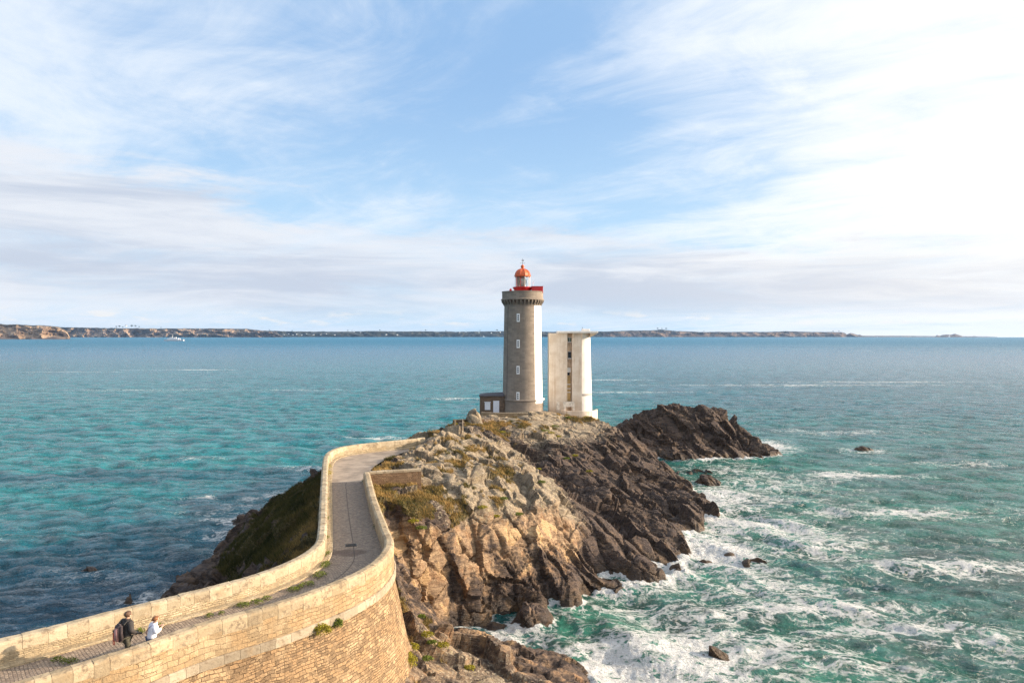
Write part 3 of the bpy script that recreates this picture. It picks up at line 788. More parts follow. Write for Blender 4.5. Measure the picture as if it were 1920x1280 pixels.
sea_rock(0, 0, 1.5, 1.3, 2.3, 'tall grey boulder standing left of the keeper\'s hut', 25, base=(bx_, by_, bz_ - 0.2), lic=0.9, tan=0.1, name='boulder')

# ------------------------------------------------------------------ walls and path
def sweep(name, L, Nn, S, prof, mat, parent, i0=0, i1=None, closed=False, smooth=False, step=1, uvflip=0.0):
    i1 = len(L) if i1 is None else i1
    I = list(range(i0, i1, step))
    if I[-1] != i1 - 1: I.append(i1 - 1)
    pr = list(prof) + ([prof[0]] if closed else [])
    V = []; uv = []
    tt = [0.0]
    for a, b in zip(pr[:-1], pr[1:]): tt.append(tt[-1] + math.hypot(a[0] - b[0], a[1] - b[1]))
    for i in I:
        for (o, z), t in zip(pr, tt):
            V.append((L[i, 0] + Nn[i, 0] * o, L[i, 1] + Nn[i, 1] * o, z)); uv.append((S[i], t + uvflip))
    k = len(pr); Fq = []
    for a in range(len(I) - 1):
        for b in range(k - 1):
            Fq.append((a * k + b, (a + 1) * k + b, (a + 1) * k + b + 1, a * k + b + 1))
    return np_obj(name, V, np.array(Fq), mat, parent, smooth, uv=np.array(uv))


def coping_stones(name, L, Nn, S, sg, parent, prof, s0=0.0, s1=None, lmin=0.5, lmax=1.1, tone=((0.40, 0.32, 0.22), (0.60, 0.50, 0.36)), jit=0.014, gap=0.006, seed=1):
    rnd = random.Random(seed); s1 = S[-1] if s1 is None else s1
    V = []; Fc = []; tn = []
    s = s0
    while s < s1 - 0.3:
        e = min(s1, s + rnd.uniform(lmin, lmax)); n = 4
        if s1 - e < 0.4: e = s1
        jo = rnd.uniform(-jit, jit) * .6; jz = rnd.uniform(-jit, jit) * 0.6; zmin = min(q[1] for q in prof); dropz = rnd.choice((0, 0, .05, .12, .16)) if len(prof) == 8 else 0
        k = len(prof); b = len(V); f = rnd.random(); br = rnd.uniform(0.74, 1.14)
        tcol = [(tone[0][q] * (1 - f) + tone[1][q] * f) * br for q in range(3)]
        for a in np.linspace(s + gap, e - gap, n):
            x = np.interp(a, S, L[:, 0]); y = np.interp(a, S, L[:, 1]); nx = np.interp(a, S, Nn[:, 0]) * sg; ny = np.interp(a, S, Nn[:, 1]) * sg
            for o, z in prof:
                V.append((x + nx * (o + jo), y + ny * (o + jo), z + jz + rnd.uniform(-.014, .014) - (dropz if z == zmin else 0))); tn.append(tcol)
        for a in range(n - 1):
            for q in range(k):
                Fc.append((b + a * k + q, b + (a + 1) * k + q, b + (a + 1) * k + (q + 1) % k, b + a * k + (q + 1) % k))
        c0 = len(V); V.append(tuple(np.mean(V[b:b + k], 0))); tn.append(tcol); V.append(tuple(np.mean(V[b + (n - 1) * k:b + n * k], 0))); tn.append(tcol)
        for q in range(k):
            Fc.append((c0, b + q, b + (q + 1) % k, b + (q + 1) % k)); o2 = b + (n - 1) * k
            Fc.append((c0 + 1, o2 + (q + 1) % k, o2 + q, o2 + q))
        s = e
    me = bpy.data.meshes.new(name)
    me.from_pydata(V, [], [tuple(dict.fromkeys(f)) for f in Fc]); me.update()
    a = me.attributes.new('tone', 'FLOAT_COLOR', 'POINT'); a.data.foreach_set('color', np.array([(*c, 1) for c in tn], np.float32).ravel())
    me.materials.append(M['coping'])
    bm = bmesh.new(); bm.from_mesh(me); bmesh.ops.recalc_face_normals(bm, faces=bm.faces); bm.to_mesh(me); bm.free()
    o = bpy.data.objects.new(name, me); COL.objects.link(o); o.parent = parent
    return o


ZC = ZT - 0.46
cprof = [(-0.012, ZC), (-0.012, ZT - 0.14), (0.03, ZT - 0.05), (0.14, ZT), (0.42, ZT), (0.53, ZT - 0.05), (0.562, ZT - 0.14), (0.562, ZC)]
lw = empty('parapet_wall', (LO[0, 0], LO[0, 1], ZP)); tag(lw, 'long pale stone parapet along the sea side of the curving path, with rounded coping slabs', 'stone wall')
def rebase(parent):
    for o in list(COL.objects):
        if o.parent == parent and o.type == 'MESH' and o.location.length < 1e-6: o.location = -parent.location
coping_stones('coping', LO, NL, SL, 1, lw, cprof, seed=3, tone=((0.46, 0.38, 0.26), (0.66, 0.56, 0.40)))
sweep('inner_face', LO, NL, SL, [(0.55, 10.6), (0.55, ZC + 0.01)], M['wall_in'], lw)
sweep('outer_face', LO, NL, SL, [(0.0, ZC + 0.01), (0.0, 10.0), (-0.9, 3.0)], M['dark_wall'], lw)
kerb = [(0.56, ZP - .05), (0.56, ZP + 0.13), (0.90, ZP + 0.12), (0.93, ZP + 0.09), (0.93, ZP - .05)]
sweep('kerb', LO, NL, SL, kerb, M['wall_in'], lw)
rebase(lw)

rw = empty('parapet_wall', (RO[0, 0], RO[0, 1], ZP)); tag(rw, 'ochre stone parapet and tall battered wall of the causeway, curving round in the foreground, with a pale string course', 'stone wall')
coping_stones('coping', RO, NR, SR, -1, rw, cprof, seed=5, tone=((0.44, 0.34, 0.21), (0.60, 0.48, 0.32)))
sweep('inner_face', RO, -NR, SR, [(0.55, ZC + 0.01), (0.55, 10.6)], M['wall_in'], rw)
sweep('outer_face', RO, -NR, SR, [(0.0, ZC + 0.01), (0.0, 10.2)], M['wall_up'], rw)
coping_stones('string_course', RO, NR, SR, -1, rw, [(-0.13, 9.86), (-0.13, 10.20), (-0.06, 10.25), (0.2, 10.25), (0.2, 9.86)], s0=0, lmin=0.5, lmax=1.1, seed=9, tone=((0.42, 0.35, 0.26), (0.53, 0.45, 0.34)), jit=0.012, gap=0.006)
sweep('battered_face', RO, -NR, SR, [(-0.02, 9.9), (-0.10, 9.2), (-0.27, 8.5), (-0.57, 6.95), (-0.80, 5.9), (-1.15, 4.5), (-1.6, 3.0)], M['wall_low'], rw)
rebase(rw)

# cross wall
A = np.array([RO[-1], PZ(790, 878.5, ZT)[:2]]); cwl = smoothline(A, 0.4); Tc, Nc, Sc = line_frame(cwl)
cw_ = empty('cross_wall', (A[0, 0], A[0, 1], ZP)); tag(cw_, 'short dark stone wall running from the near parapet into the grey rocks', 'stone wall')
coping_stones('coping', cwl, Nc, Sc, -1, cw_, [(-0.02, ZT - .22), (-0.02, ZT - .05), (0.05, ZT), (0.4, ZT), (0.47, ZT - .05), (0.47, ZT - .22)], seed=8)
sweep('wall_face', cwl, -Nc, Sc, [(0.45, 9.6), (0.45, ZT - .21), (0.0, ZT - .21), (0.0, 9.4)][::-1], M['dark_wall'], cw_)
rebase(cw_)

# path surfaces
def cobble_mat():
    m, n, b = new_mat('cobbles')
    uv = n.node('ShaderNodeUVMap', None, uv_map='UVMap').outputs[0]
    u, v, _ = n.sep(uv)
    q = n.vm('ADD', n.comb(v, u, 0), n.vm('SCALE', n.vm('SUBTRACT', n.noise(uv, 2.2, 3, 0.5, out=1), (0.5, 0.5, 0.5)), 0.10))
    br = n.node('ShaderNodeTexBrick', {'Vector': q, 'Scale': 1.0, 'Mortar Size': 0.022, 'Mortar Smooth': 0.6, 'Brick Width': 0.19, 'Row Height': 0.13,
                'Color1': (0, 0, 0), 'Color2': (1, 1, 1), 'Mortar': (0.5, 0.5, 0.5)})
    n1 = n.noise(uv, 0.8, 5, 0.6); n2 = n.noise(uv, 7, 5, 0.6)
    c = n.mix(br.outputs['Color'], (0.20, 0.15, 0.115), (0.36, 0.28, 0.21))
    c = n.mix(n.m('MULTIPLY', n.step(n1, 0.45, 0.7), 0.6), c, (0.24, 0.19, 0.15))
    c = n.mix(n.m('MULTIPLY', n.step(n2, 0.52, 0.7), 0.4), c, (0.40, 0.34, 0.27))
    c = n.mix(n.m('MULTIPLY', n.m('MULTIPLY', br.outputs['Fac'], 0.8), n.step(n.noise(uv, 2.8, 3, 0.6), 0.36, 0.60, 0.2, 1.0)), c, (0.10, 0.078, 0.06))
    # damp stain of its own shape across the path
    g = n.node('ShaderNodeNewGeometry').outputs['Position']
    gx_, gy_, _ = n.sep(g)
    sx, sy, _z = PZ(650, 1036, ZP)
    ex = n.m('DIVIDE', n.m('SUBTRACT', gx_, sx + 0.1), 1.6); ey = n.m('DIVIDE', n.m('SUBTRACT', gy_, sy), 0.8)
    rr = n.m('ADD', n.m('SQRT', n.m('ADD', n.m('MULTIPLY', ex, ex), n.m('MULTIPLY', ey, ey))), n.m('MULTIPLY', n.m('SUBTRACT', n1, 0.5), 1.4))
    c = n.mix(n.step(rr, 0.6, 1.0, 0.65, 0.0), c, (0.075, 0.045, 0.035))
    # central joint
    n.put(b.inputs['Base Color'], n.mix(n.step(n.m('ABSOLUTE', n.m('SUBTRACT', v, 0.0)), 0.02, 0.05, 0.75, 0.0), c, (0.07, 0.055, 0.045)))
    n.put(b.inputs['Roughness'], 0.85)
    h = n.m('ADD', n.m('MULTIPLY', br.outputs['Fac'], -1), n.m('MULTIPLY', n2, 0.6))
    n.put(b.inputs['Normal'], n.bump(h, 1.0, 0.035))
    return m
M['cobble'] = cobble_mat()
M['pave'] = simple('worn_paving', (0.28, 0.225, 0.175), 0.9, 0.28, 0.8, bump=0.02)

jm = []; last = 0
for p in PRx:
    j = int(np.argmin(np.hypot(PL[:, 0] - p[0], PL[:, 1] - p[1]))); last = max(last, j); jm.append(last)
def path_strip(name, i0, i1, mat, z):
    V = []; uv = []; K = 7
    s = 0; prev = None
    for i in range(i0, i1):
        a = PRx[i]; b = PL[jm[i]]
        a = a + (a - b) / np.linalg.norm(a - b) * 0.08; b = b - (a - b) / np.linalg.norm(a - b) * 0.1
        c = (a + b) / 2
        if prev is not None: s += np.linalg.norm(c - prev)
        prev = c; wd = np.linalg.norm(a - b)
        for k in range(K):
            t = k / (K - 1); p = a * (1 - t) + b * t
            V.append((p[0], p[1], z + 0.03 * abs(t - .5) * 2)); uv.append((s, (t - 0.5) * wd))
    Fq = [(i * K + k, i * K + k + 1, (i + 1) * K + k + 1, (i + 1) * K + k) for i in range(i1 - i0 - 1) for k in range(K - 1)]
    Fq = np.array(Fq)[:, ::-1]
    return tag(np_obj(name, V, Fq, mat, uv=np.array(uv)), kind='structure')
isp = int(np.argmin(np.abs(PRx[:, 1] - 62.2)))
path_strip('cobbled_path', 0, isp + 1, M['cobble'], ZP)
path_strip('path', isp, len(PRx), M['pave'], ZP + 0.006)

M['iron'] = simple('dark_iron', (0.06, 0.055, 0.05), 0.6, 0.2, 20)
mb = MB(); mb.box((0, 0, 0), (0.7, 0.5, 0.03))
for k in range(5): mb.box((0, -0.18 + k * 0.09, 0.02), (0.6, 0.03, 0.02))
dcv = mb.build('drain_cover', M['iron']); dcv.location = (*PZ(658, 1022, ZP)[:2], ZP + 0.02); dcv.rotation_euler = (0, 0, R(15))
tag(dcv, 'dark iron drain cover set in the cobbled path above the damp patch', 'drain cover')

# ------------------------------------------------------------------ lighthouse
def tower_mat(name, base, joint=0.75):
    m, n, b = new_mat(name)
    uv = n.node('ShaderNodeUVMap', None, uv_map='UVMap').outputs[0]
    br = n.node('ShaderNodeTexBrick', {'Vector': uv, 'Scale': 1.0, 'Mortar Size': 0.012, 'Mortar Smooth': 0.4, 'Brick Width': 0.95, 'Row Height': 0.37,
                'Color1': (0, 0, 0), 'Color2': (1, 1, 1), 'Mortar': (0.5, 0.5, 0.5)})
    n1 = n.noise(uv, 0.35, 5, 0.6); n2 = n.noise(uv, 6, 4, 0.6)
    st = n.noise(n.node('ShaderNodeMapping', {'Vector': uv, 'Scale': (1.6, 0.12, 1)}).outputs[0], 1.0, 5, 0.6)
    c = n.mix(br.outputs['Color'], tuple(x * 0.84 for x in base), tuple(x * 1.13 for x in base))
    c = n.mix(n.m('MULTIPLY', n.step(n1, 0.42, 0.68), 0.5), c, tuple(x * 0.72 for x in base))
    c = n.mix(n.m('MULTIPLY', n.step(st, 0.50, 0.70), 0.35), c, tuple(x * 0.66 for x in base))
    c = n.mix(n.m('MULTIPLY', n.step(n2, 0.5, 0.72), 0.35), c, tuple(x * 1.3 for x in base))
    c = n.mix(br.outputs['Fac'], c, tuple(x * joint for x in base))
    n.put(b.inputs['Base Color'], c); n.put(b.inputs['Roughness'], 0.9); n.put(b.inputs['Specular IOR Level'], 0.2)
    n.put(b.inputs['Normal'], n.bump(n.m('ADD', n.m('MULTIPLY', br.outputs['Fac'], -0.8), n2), 0.8, 0.03))
    return m
M['granite'] = tower_mat('grey_granite', (0.27, 0.225, 0.185))
M['white'] = simple('white_render', (0.82, 0.80, 0.76), 0.7, 0.04, 1.5)
M['whitep'] = simple('white_paint', (0.80, 0.80, 0.80), 0.5, 0.04, 5)
M['red'] = simple('red_paint', (0.62, 0.020, 0.018), 0.4, 0.12, 3)
M['redroof'] = simple('orange_red_paint', (0.60, 0.105, 0.022), 0.45, 0.2, 3)
M['dark'] = simple('dark_pane', (0.015, 0.015, 0.018), 0.25, 0.1, 3)
def glass_mat():
    m, n, b = new_mat('lantern_glass')
    n.put(b.inputs['Base Color'], (0.9, 0.97, 0.95)); n.put(b.inputs['Roughness'], 0.03); n.put(b.inputs['Transmission Weight'], 1.0); n.put(b.inputs['IOR'], 1.05)
    return m
M['glass'] = glass_mat()
m_, n_, b_ = new_mat('lens_glass'); n_.put(b_.inputs['Base Color'], (0.62, 0.66, 0.60)); n_.put(b_.inputs['Roughness'], 0.12); n_.put(b_.inputs['Metallic'], 0.35); M['lens'] = m_
M['brass'] = simple('brass', (0.45, 0.30, 0.10), 0.35, 0.1, 5, metal=0.8)

TX, TY, TZ = 1.86, 120.0, 10.0
lh = empty('lighthouse', (TX, TY, TZ)); tag(lh, 'tall round grey granite lighthouse with white painted side and red lantern on the headland', 'lighthouse')
SR_ = 120.0 / F
def zt(py): return H - (py - Y0) * SR_ - TZ


def lathe_uv(name, prof, mats, parent, n=144, pick=None, c=(0, 0, 0), smooth=True):
    V = []; uv = []; mi = []
    k = n + 1
    for r, z in prof:
        for i in range(k):
            a = 2 * math.pi * i / n
            V.append((c[0] + r * math.cos(a), c[1] + r * math.sin(a), c[2] + z)); uv.append((a * 3.35, z))
    Fq = []
    for j in range(len(prof) - 1):
        for i in range(n):
            Fq.append((j * k + i, j * k + i + 1, (j + 1) * k + i + 1, (j + 1) * k + i))
            mi.append(pick((i + .5) / n * 360, (prof[j][1] + prof[j + 1][1]) / 2) if pick else 0)
    return np_obj(name, V, np.array(Fq), mats, parent, smooth, uv=np.array(uv), midx=mi)


# angle 270 faces the viewer; white from 307 round to 70
whitesec = lambda a, z: 1 if (a > 307 or a < 60) else 0
zl = zt(747); zcb = zt(574); zcr = zt(561.5); zgt = zt(547)
lathe_uv('shaft', [(3.50, zl), (3.46, zl + 2), (3.21, zcb), (3.20, zcr - 0.02)], [M['granite'], M['white']], lh, pick=whitesec)
lathe_uv('base', [(3.62, -1.2), (3.60, zl - 0.62)], [M['granite']], lh)
lathe_uv('painted_plinth', [(3.60, zl - 0.62), (3.58, zl - 0.16)], [M['granite'], M['white']], lh, pick=whitesec)
lathe_uv('ledge', [(3.60, zl - 0.18), (3.76, zl - 0.14), (3.78, zl), (3.50, zl + 0.12)], [M['granite'], M['white']], lh, pick=whitesec, smooth=False)
lathe_uv('gallery', [(3.2, zcr - 0.18), (3.78, zcr - 0.16), (3.80, zcr + 0.02), (3.66, zcr + 0.08), (3.60, zcr + 0.12), (3.60, zgt - 0.16), (3.66, zgt - 0.14), (3.66, zgt), (3.25, zgt), (3.25, zcr + 0.3), (0.0, zcr + 0.3)], [M['granite']], lh, smooth=False)
lathe_uv('cornice_ring', [(3.2, zcb + 0.02), (3.32, zcb + 0.05), (3.32, zcb + 0.16), (3.2, zcb + 0.18)], [M['granite']], lh, smooth=False)
mb = MB()
hgt = zcr - zcb - 0.3
vs = []
for y in (-0.13, 0.13):
    for (x, z) in ((3.18, 0), (3.36, 0.02), (3.52, hgt * 0.35), (3.70, hgt * 0.62), (3.72, hgt), (3.18, hgt)): vs.append((x, y, z))
fs = [(0, 1, 2, 3, 4, 5), (11, 10, 9, 8, 7, 6)] + [((i + 1) % 6, i, i + 6, (i + 1) % 6 + 6) for i in range(6)]
mb.add(vs, fs)
cb0 = mb.build('corbel', M['granite'], lh); cb0.location = (0, 0, zcb + 0.14)
NCB = 34
for k in range(1, NCB):
    c = cb0.copy(); COL.objects.link(c); c.parent = lh; c.rotation_euler = (0, 0, 2 * math.pi * k / NCB)
# windows with three round lights
def light_window(parent, ang, r, z, wdt=0.54, hgt=1.42):
    mb = MB(); a = R(ang)
    mb.box((0, 0, 0), (wdt, 0.22, hgt)); wfr = mb.build('window', M['whitep'], parent, bevel=0.02)
    wfr.location = (r * math.cos(a), r * math.sin(a), z); wfr.rotation_euler = (0, 0, a + R(90))
    mb = MB()
    for k in (-1, 0, 1):
        vs = []
        for s_ in (0, 0.02):
            for q in range(12):
                vs.append((0.115 * math.cos(q * math.pi / 6), -0.112 - s_, k * 0.35 + 0.15 * math.sin(q * math.pi / 6)))
        mb.add(vs, [tuple(range(12))[::-1], tuple(range(12, 24))] + [(q, (q + 1) % 12, 12 + (q + 1) % 12, 12 + q) for q in range(12)])
    mb.build('pane', M['dark'], wfr)
    return wfr
for py in (596.4, 644.0, 691.8, 739.3):
    z = zt(py); r = np.interp(z, [zl, zcr], [3.49, 3.2])
    light_window(lh, 270 - 14, r - 0.05, z)
mb = MB(); 
for a, z0, z1 in ((218, zl - 0.2, zcb),):
    r0, r1 = 3.52, 3.22
    mb.tube([(r0 * math.cos(R(a)), r0 * math.sin(R(a)), z0), (r1 * math.cos(R(a)), r1 * math.sin(R(a)), z1)], 0.05)
mb.build('lightning_cable', simple('grey_cable', (0.10, 0.09, 0.085), 0.7), lh)
mb = MB(); mb.tube([(3.78 * math.cos(R(338)), 3.78 * math.sin(R(338)), -0.8), (3.78 * math.cos(R(338)), 3.78 * math.sin(R(338)), zl - 0.25)], 0.06)
mb.build('drain_pipe', M['iron'], lh)
# lantern room
lan = MB(); lan.lathe([(1.40, zgt - 0.9), (1.42, zgt + 0.15), (1.58, zgt + 0.45), (1.74, zgt + 0.72), (1.76, zgt + 0.80), (1.30, zgt + 0.84)], n=40)
lan = lan.build('lantern_base', M['red'], lh, smooth=False)
zg0 = zgt + 0.84; zg1 = zt(517.7)
mb = MB(); mb.lathe([(1.27, zg0), (1.27, zg1)], n=10, caps=False); mb.build('lantern_glass', M['glass'], lh)
for k in range(10):
    a = 2 * math.pi * k / 10
    mb = MB(); mb.tube([(1.29 * math.cos(a), 1.29 * math.sin(a), zg0 - 0.02), (1.29 * math.cos(a), 1.29 * math.sin(a), zg1 + 0.02)], 0.055, 6)
    mb.build('glazing_bar', M['red'] if k in (6, 7) else M['whitep'], lh)
for bc, bd, ba in (((-0.62, 0.55), (0.9, 0.03), 40), ((0.85, 0.1), (0.03, 1.5), 0), ((-1.0, -0.1), (0.03, 1.2), 0)):
    mb = MB(); mb.box((*bc, (zg0 + zg1) / 2), (*bd, zg1 - zg0 - 0.1), R(ba)); mb.build('blind', M['whitep'], lh)
mb = MB(); hh = zg1 - zg0
prof = [(0.25, zg0 + 0.05)]
for k in range(9):
    t = k / 8; rr = 0.30 + 0.36 * math.sin(math.pi * (0.12 + 0.80 * t)); z = zg0 + 0.25 + t * (hh - 0.45)
    prof += [(rr, z), (rr - 0.06, z + 0.05)]
mb.lathe(prof, n=20); ln = mb.build('lens', M['lens'], lh)
mb = MB()
for k in range(4):
    a = k * math.pi / 2 + 0.4; mb.tube([(0.72 * math.cos(a), 0.72 * math.sin(a), zg0), (0.70 * math.cos(a), 0.70 * math.sin(a), zg0 + hh * 0.6), (0.1 * math.cos(a), 0.1 * math.sin(a), zg1 - 0.05)], 0.03, 6)
mb.build('frame', M['brass'], ln)
mb = MB()
ze = zg1
dp = [(1.44, ze - 0.10), (1.47, ze + 0.08), (1.36, ze + 0.12)]
Rz = zt(504) - ze - 0.12
for k in range(1, 8):
    a = k / 8 * math.pi / 2; dp.append((0.28 + 1.06 * math.cos(a) ** 1.25, ze + 0.12 + Rz * math.sin(a)))
dp += [(0.27, ze + 0.12 + Rz)]
mb.lathe(dp, n=10); dm = mb.build('dome', M['redroof'], lh)
for k in range(10):
    a = 2 * math.pi * k / 10; mb = MB()
    mb.tube([((r + 0.02) * math.cos(a), (r + 0.02) * math.sin(a), z) for r, z in dp[2:]], 0.045, 6); mb.build('rib', M['redroof'], dm)
zb = ze + 0.12 + Rz
mb = MB(); mb.lathe([(0.30, zb - 0.05), (0.22, zb + 0.1), (0.30, zb + 0.25), (0.34, zb + 0.42), (0.26, zb + 0.6), (0.10, zb + 0.70), (0.04, zb + 0.78)], n=16)
fin = mb.build('finial', M['redroof'], lh, smooth=True)
mb = MB(); mb.tube([(0, 0, zb + .7), (0, 0, zb + 1.85)], 0.025, 6); mb.tube([(-0.38, 0, zb + 1.0), (0.38, 0, zb + 1.0)], 0.018, 5); mb.tube([(0, -0.38, zb + 1.0), (0, 0.38, zb + 1.0)], 0.018, 5)
for q in ((-.38, 0), (.38, 0), (0, -.38), (0, .38)): mb.ball((q[0], q[1], zb + 1.0), 0.05, 6, 4)
mb.add([(-0.22, 0, zb + 1.45), (0.2, 0.01, zb + 1.35), (0.2, 0.01, zb + 1.58), (-0.22, 0.02, zb + 1.5)], [(0, 1, 2, 3), (3, 2, 1, 0)])
mb.build('weather_vane', M['iron'], fin)
# red cabin on the gallery
mb = MB(); mb.box((2.55, -0.5, zgt + 0.30), (2.0, 1.5, 1.1)); rc = mb.build('cabin', M['red'], lh, bevel=0.02)
mb = MB(); mb.box((2.55, -0.5, zgt + 0.875), (2.1, 1.6, 0.06)); mb.build('roof', M['red'], rc)
mb = MB(); mb.tube([(1.85, -0.3, zgt + 0.9), (1.85, -0.3, zgt + 2.0)], 0.02, 5); mb.tube([(1.65, -0.3, zgt + 1.3), (2.1, -0.3, zgt + 1.7)], 0.02, 5); mb.tube([(1.7, -0.3, zgt + 1.8), (2.0, -0.3, zgt + 1.8)], 0.015, 5)
mb.build('antenna', M['whitep'], lh)
mb = MB(); mb.lathe([(0.16, zgt - 0.4), (0.18, zgt + 0.1), (0.22, zgt + 0.2), (0.2, zgt + 0.35), (0.05, zgt + 0.5)], c=(-2.1, -1.2, 0), n=14); mb.build('vent_cowl', M['red'], lh, smooth=True)
mb = MB(); mb.box((3.80, 0.3, zl - 0.1), (0.16, 0.5, 0.3)); mb.build('bracket', M['whitep'], lh)

# keeper's hut
def hutmat(): return masonry('brown_rubble', 0.38, 0.22, (0.14, 0.10, 0.075), (0.23, 0.165, 0.12), (0.17, 0.115, 0.075), (0.09, 0.07, 0.055), 0.02, 0.06, 0.04)
M['hut'] = hutmat()
def uvbox(name, x0, x1, y0, y1, z0, z1, mat, parent):
    V = []; uv = []; Fq = []
    for (ax, ay, bx, by) in ((x0, y0, x1, y0), (x1, y0, x1, y1), (x1, y1, x0, y1), (x0, y1, x0, y0)):
        b = len(V); L_ = math.hypot(bx - ax, by - ay)
        V += [(ax, ay, z0), (bx, by, z0), (bx, by, z1), (ax, ay, z1)]; uv += [(0, z0), (L_, z0), (L_, z1), (0, z1)]; Fq.append((b, b + 1, b + 2, b + 3))
    b = len(V); V += [(x0, y0, z1), (x1, y0, z1), (x1, y1, z1), (x0, y1, z1)]; uv += [(x0, y0), (x1, y0), (x1, y1), (x0, y1)]; Fq.append((b, b + 1, b + 2, b + 3))
    return np_obj(name, V, np.array(Fq), mat, parent, uv=np.array(uv))
hx, hy, hz = PD(921, 778, 118.0)
hut = empty('keepers_hut', (hx, hy, hz)); tag(hut, 'small dark stone hut with white door and shutter at the left foot of the lighthouse', 'hut')
px_m = F / 118.0
def HX(px): return (px - 960) / px_m - hx
def HZ_(py): return H - (py - Y0) / px_m - hz
uvbox('wall', HX(899.5), HX(946), 0, 3.6, -1.2, HZ_(743), M['hut'], hut)
mb = MB(); x0, x1, zz = HX(898.3), HX(945), HZ_(743)
mb.add([(x0 - .05, -0.15, zz), (x1, -0.15, zz), (x1, 3.8, zz), (x0 - .05, 3.8, zz), (x0 - .05, -0.15, zz + 0.14), (x1, -0.15, zz + 0.14), (x1, 3.8, zz + .14), (x0 - .05, 3.8, zz + .14), (x0 + 1.3, 1.8, zz + 0.50), (x1, 1.8, zz + 0.62)],
       [(3, 2, 1, 0), (0, 1, 5, 4), (1, 2, 6, 9, 5), (2, 3, 7, 6), (3, 0, 4, 7), (4, 5, 9, 8), (6, 7, 8, 9), (7, 4, 8)])
mb.build('roof', simple('dark_roof', (0.075, 0.065, 0.07), 0.7, 0.25, 2), hut)
mb = MB(); mb.box(((HX(924.8) + HX(936)) / 2, -0.03, (HZ_(751) + HZ_(776)) / 2), (HX(936) - HX(924.8), 0.10, HZ_(751) - HZ_(776)))
for k in (-1, 1): mb.box(((HX(924.8) + HX(936)) / 2 + k * 0.26, -0.09, (HZ_(751) + HZ_(776)) / 2), (0.40, 0.03, 1.9))
dr = mb.build('door', simple('pale_door_paint', (0.66, 0.68, 0.74), 0.5, 0.05), hut)
mb = MB(); mb.ball(((HX(930)), -0.13, HZ_(764)), 0.04, 6, 4); mb.build('handle', M['iron'], dr)
mb = MB(); mb.box(((HX(909) + HX(919.3)) / 2, -0.03, (HZ_(753.6) + HZ_(768)) / 2), (HX(919.3) - HX(909), 0.10, HZ_(753.6) - HZ_(768)))
mb.box(((HX(909) + HX(919.3)) / 2, -0.06, HZ_(753.4)), (1.1, 0.2, 0.10))
for k in (-1, 0, 1): mb.box(((HX(909) + HX(919.3)) / 2 + k * 0.3, -0.09, (HZ_(754) + HZ_(768)) / 2), (0.02, 0.03, 1.2))
mb.build('window_shutter', simple('pale_shutter_paint', (0.68, 0.70, 0.74), 0.5, 0.05), hut)

# ------------------------------------------------------------------ concrete tower
def concrete():
    m, n, b = new_mat('stained_concrete')
    p = n.node('ShaderNodeTexCoord').outputs['Object']
    st = n.noise(n.node('ShaderNodeMapping', {'Vector': p, 'Scale': (1.6, 1.6, 0.10)}).outputs[0], 1.3, 6, 0.65)
    n1 = n.noise(p, 0.6, 6, 0.6); n2 = n.noise(p, 5, 5, 0.65)
    z = n.sep(p)[2]
    c = n.mix(n.step(n1, 0.35, 0.65), (0.60, 0.50, 0.40), (0.72, 0.64, 0.55))
    c = n.mix(n.m('MULTIPLY', n.step(st, 0.50, 0.68), 0.65), c, (0.42, 0.29, 0.18))
    c = n.mix(n.m('MULTIPLY', n.step(n2, 0.55, 0.72), 0.3), c, (0.40, 0.30, 0.21))
    low = n.m('MULTIPLY', n.step(n.m('ADD', z, n.m('MULTIPLY', n1, 3)), 1.5, 5.5, 1.0, 0.0), 0.55)
    c = n.mix(low, c, (0.36, 0.25, 0.155))
    n.put(b.inputs['Base Color'], c); n.put(b.inputs['Roughness'], 0.9); n.put(b.inputs['Specular IOR Level'], 0.2)
    n.put(b.inputs['Normal'], n.bump(n.m('ADD', n2, st), 0.7, 0.03))
    return m
M['conc'] = concrete()
M['cyl'] = simple('whitewashed_concrete', (0.76, 0.72, 0.67), 0.8, 0.09, 0.7)
ct = empty('radar_tower', (9.0, 122.5, 9.2)); tag(ct, 'stained pale concrete tower with flat roof slab and rounded white end, right of the lighthouse', 'tower')
CS = F / 122.5
def CX(px): return (px - 960) / CS - 9.0
def CZ(py): return H - (py - Y0) / CS - 9.2
ztop = CZ(624.5)
xa, xb, xc, xd = CX(1029.4), CX(1063.7), CX(1072.7), CX(1091)
mb = MB()
mb.box(((xa + xb) / 2, 2.2, ztop / 2 - .5), (xb - xa, 4.4, ztop + 1.0)); mb.build('left_wall', M['conc'], ct)
mb = MB(); mb.box(((xb + xc) / 2, 2.75, ztop / 2 - .5), (xc - xb + .02, 4.2, ztop + 1.0 - .02)); mb.build('recess', simple('rusty_concrete', (0.52, 0.38, 0.26), 0.9, 0.3, 0.9, bump=.02), ct)
mb = MB(); mb.box(((xc + xd) / 2, 2.2, ztop / 2 - .5), (xd - xc, 4.4, ztop + 1.0)); mb.build('right_wall', M['conc'], ct)
lathe_uv('round_end', [(2.42, -1.0), (2.36, 1.0), (2.02, ztop - 0.8), (2.02, ztop)], [M['cyl']], ct, n=64, c=(CX(1088.2), 2.38, 0))
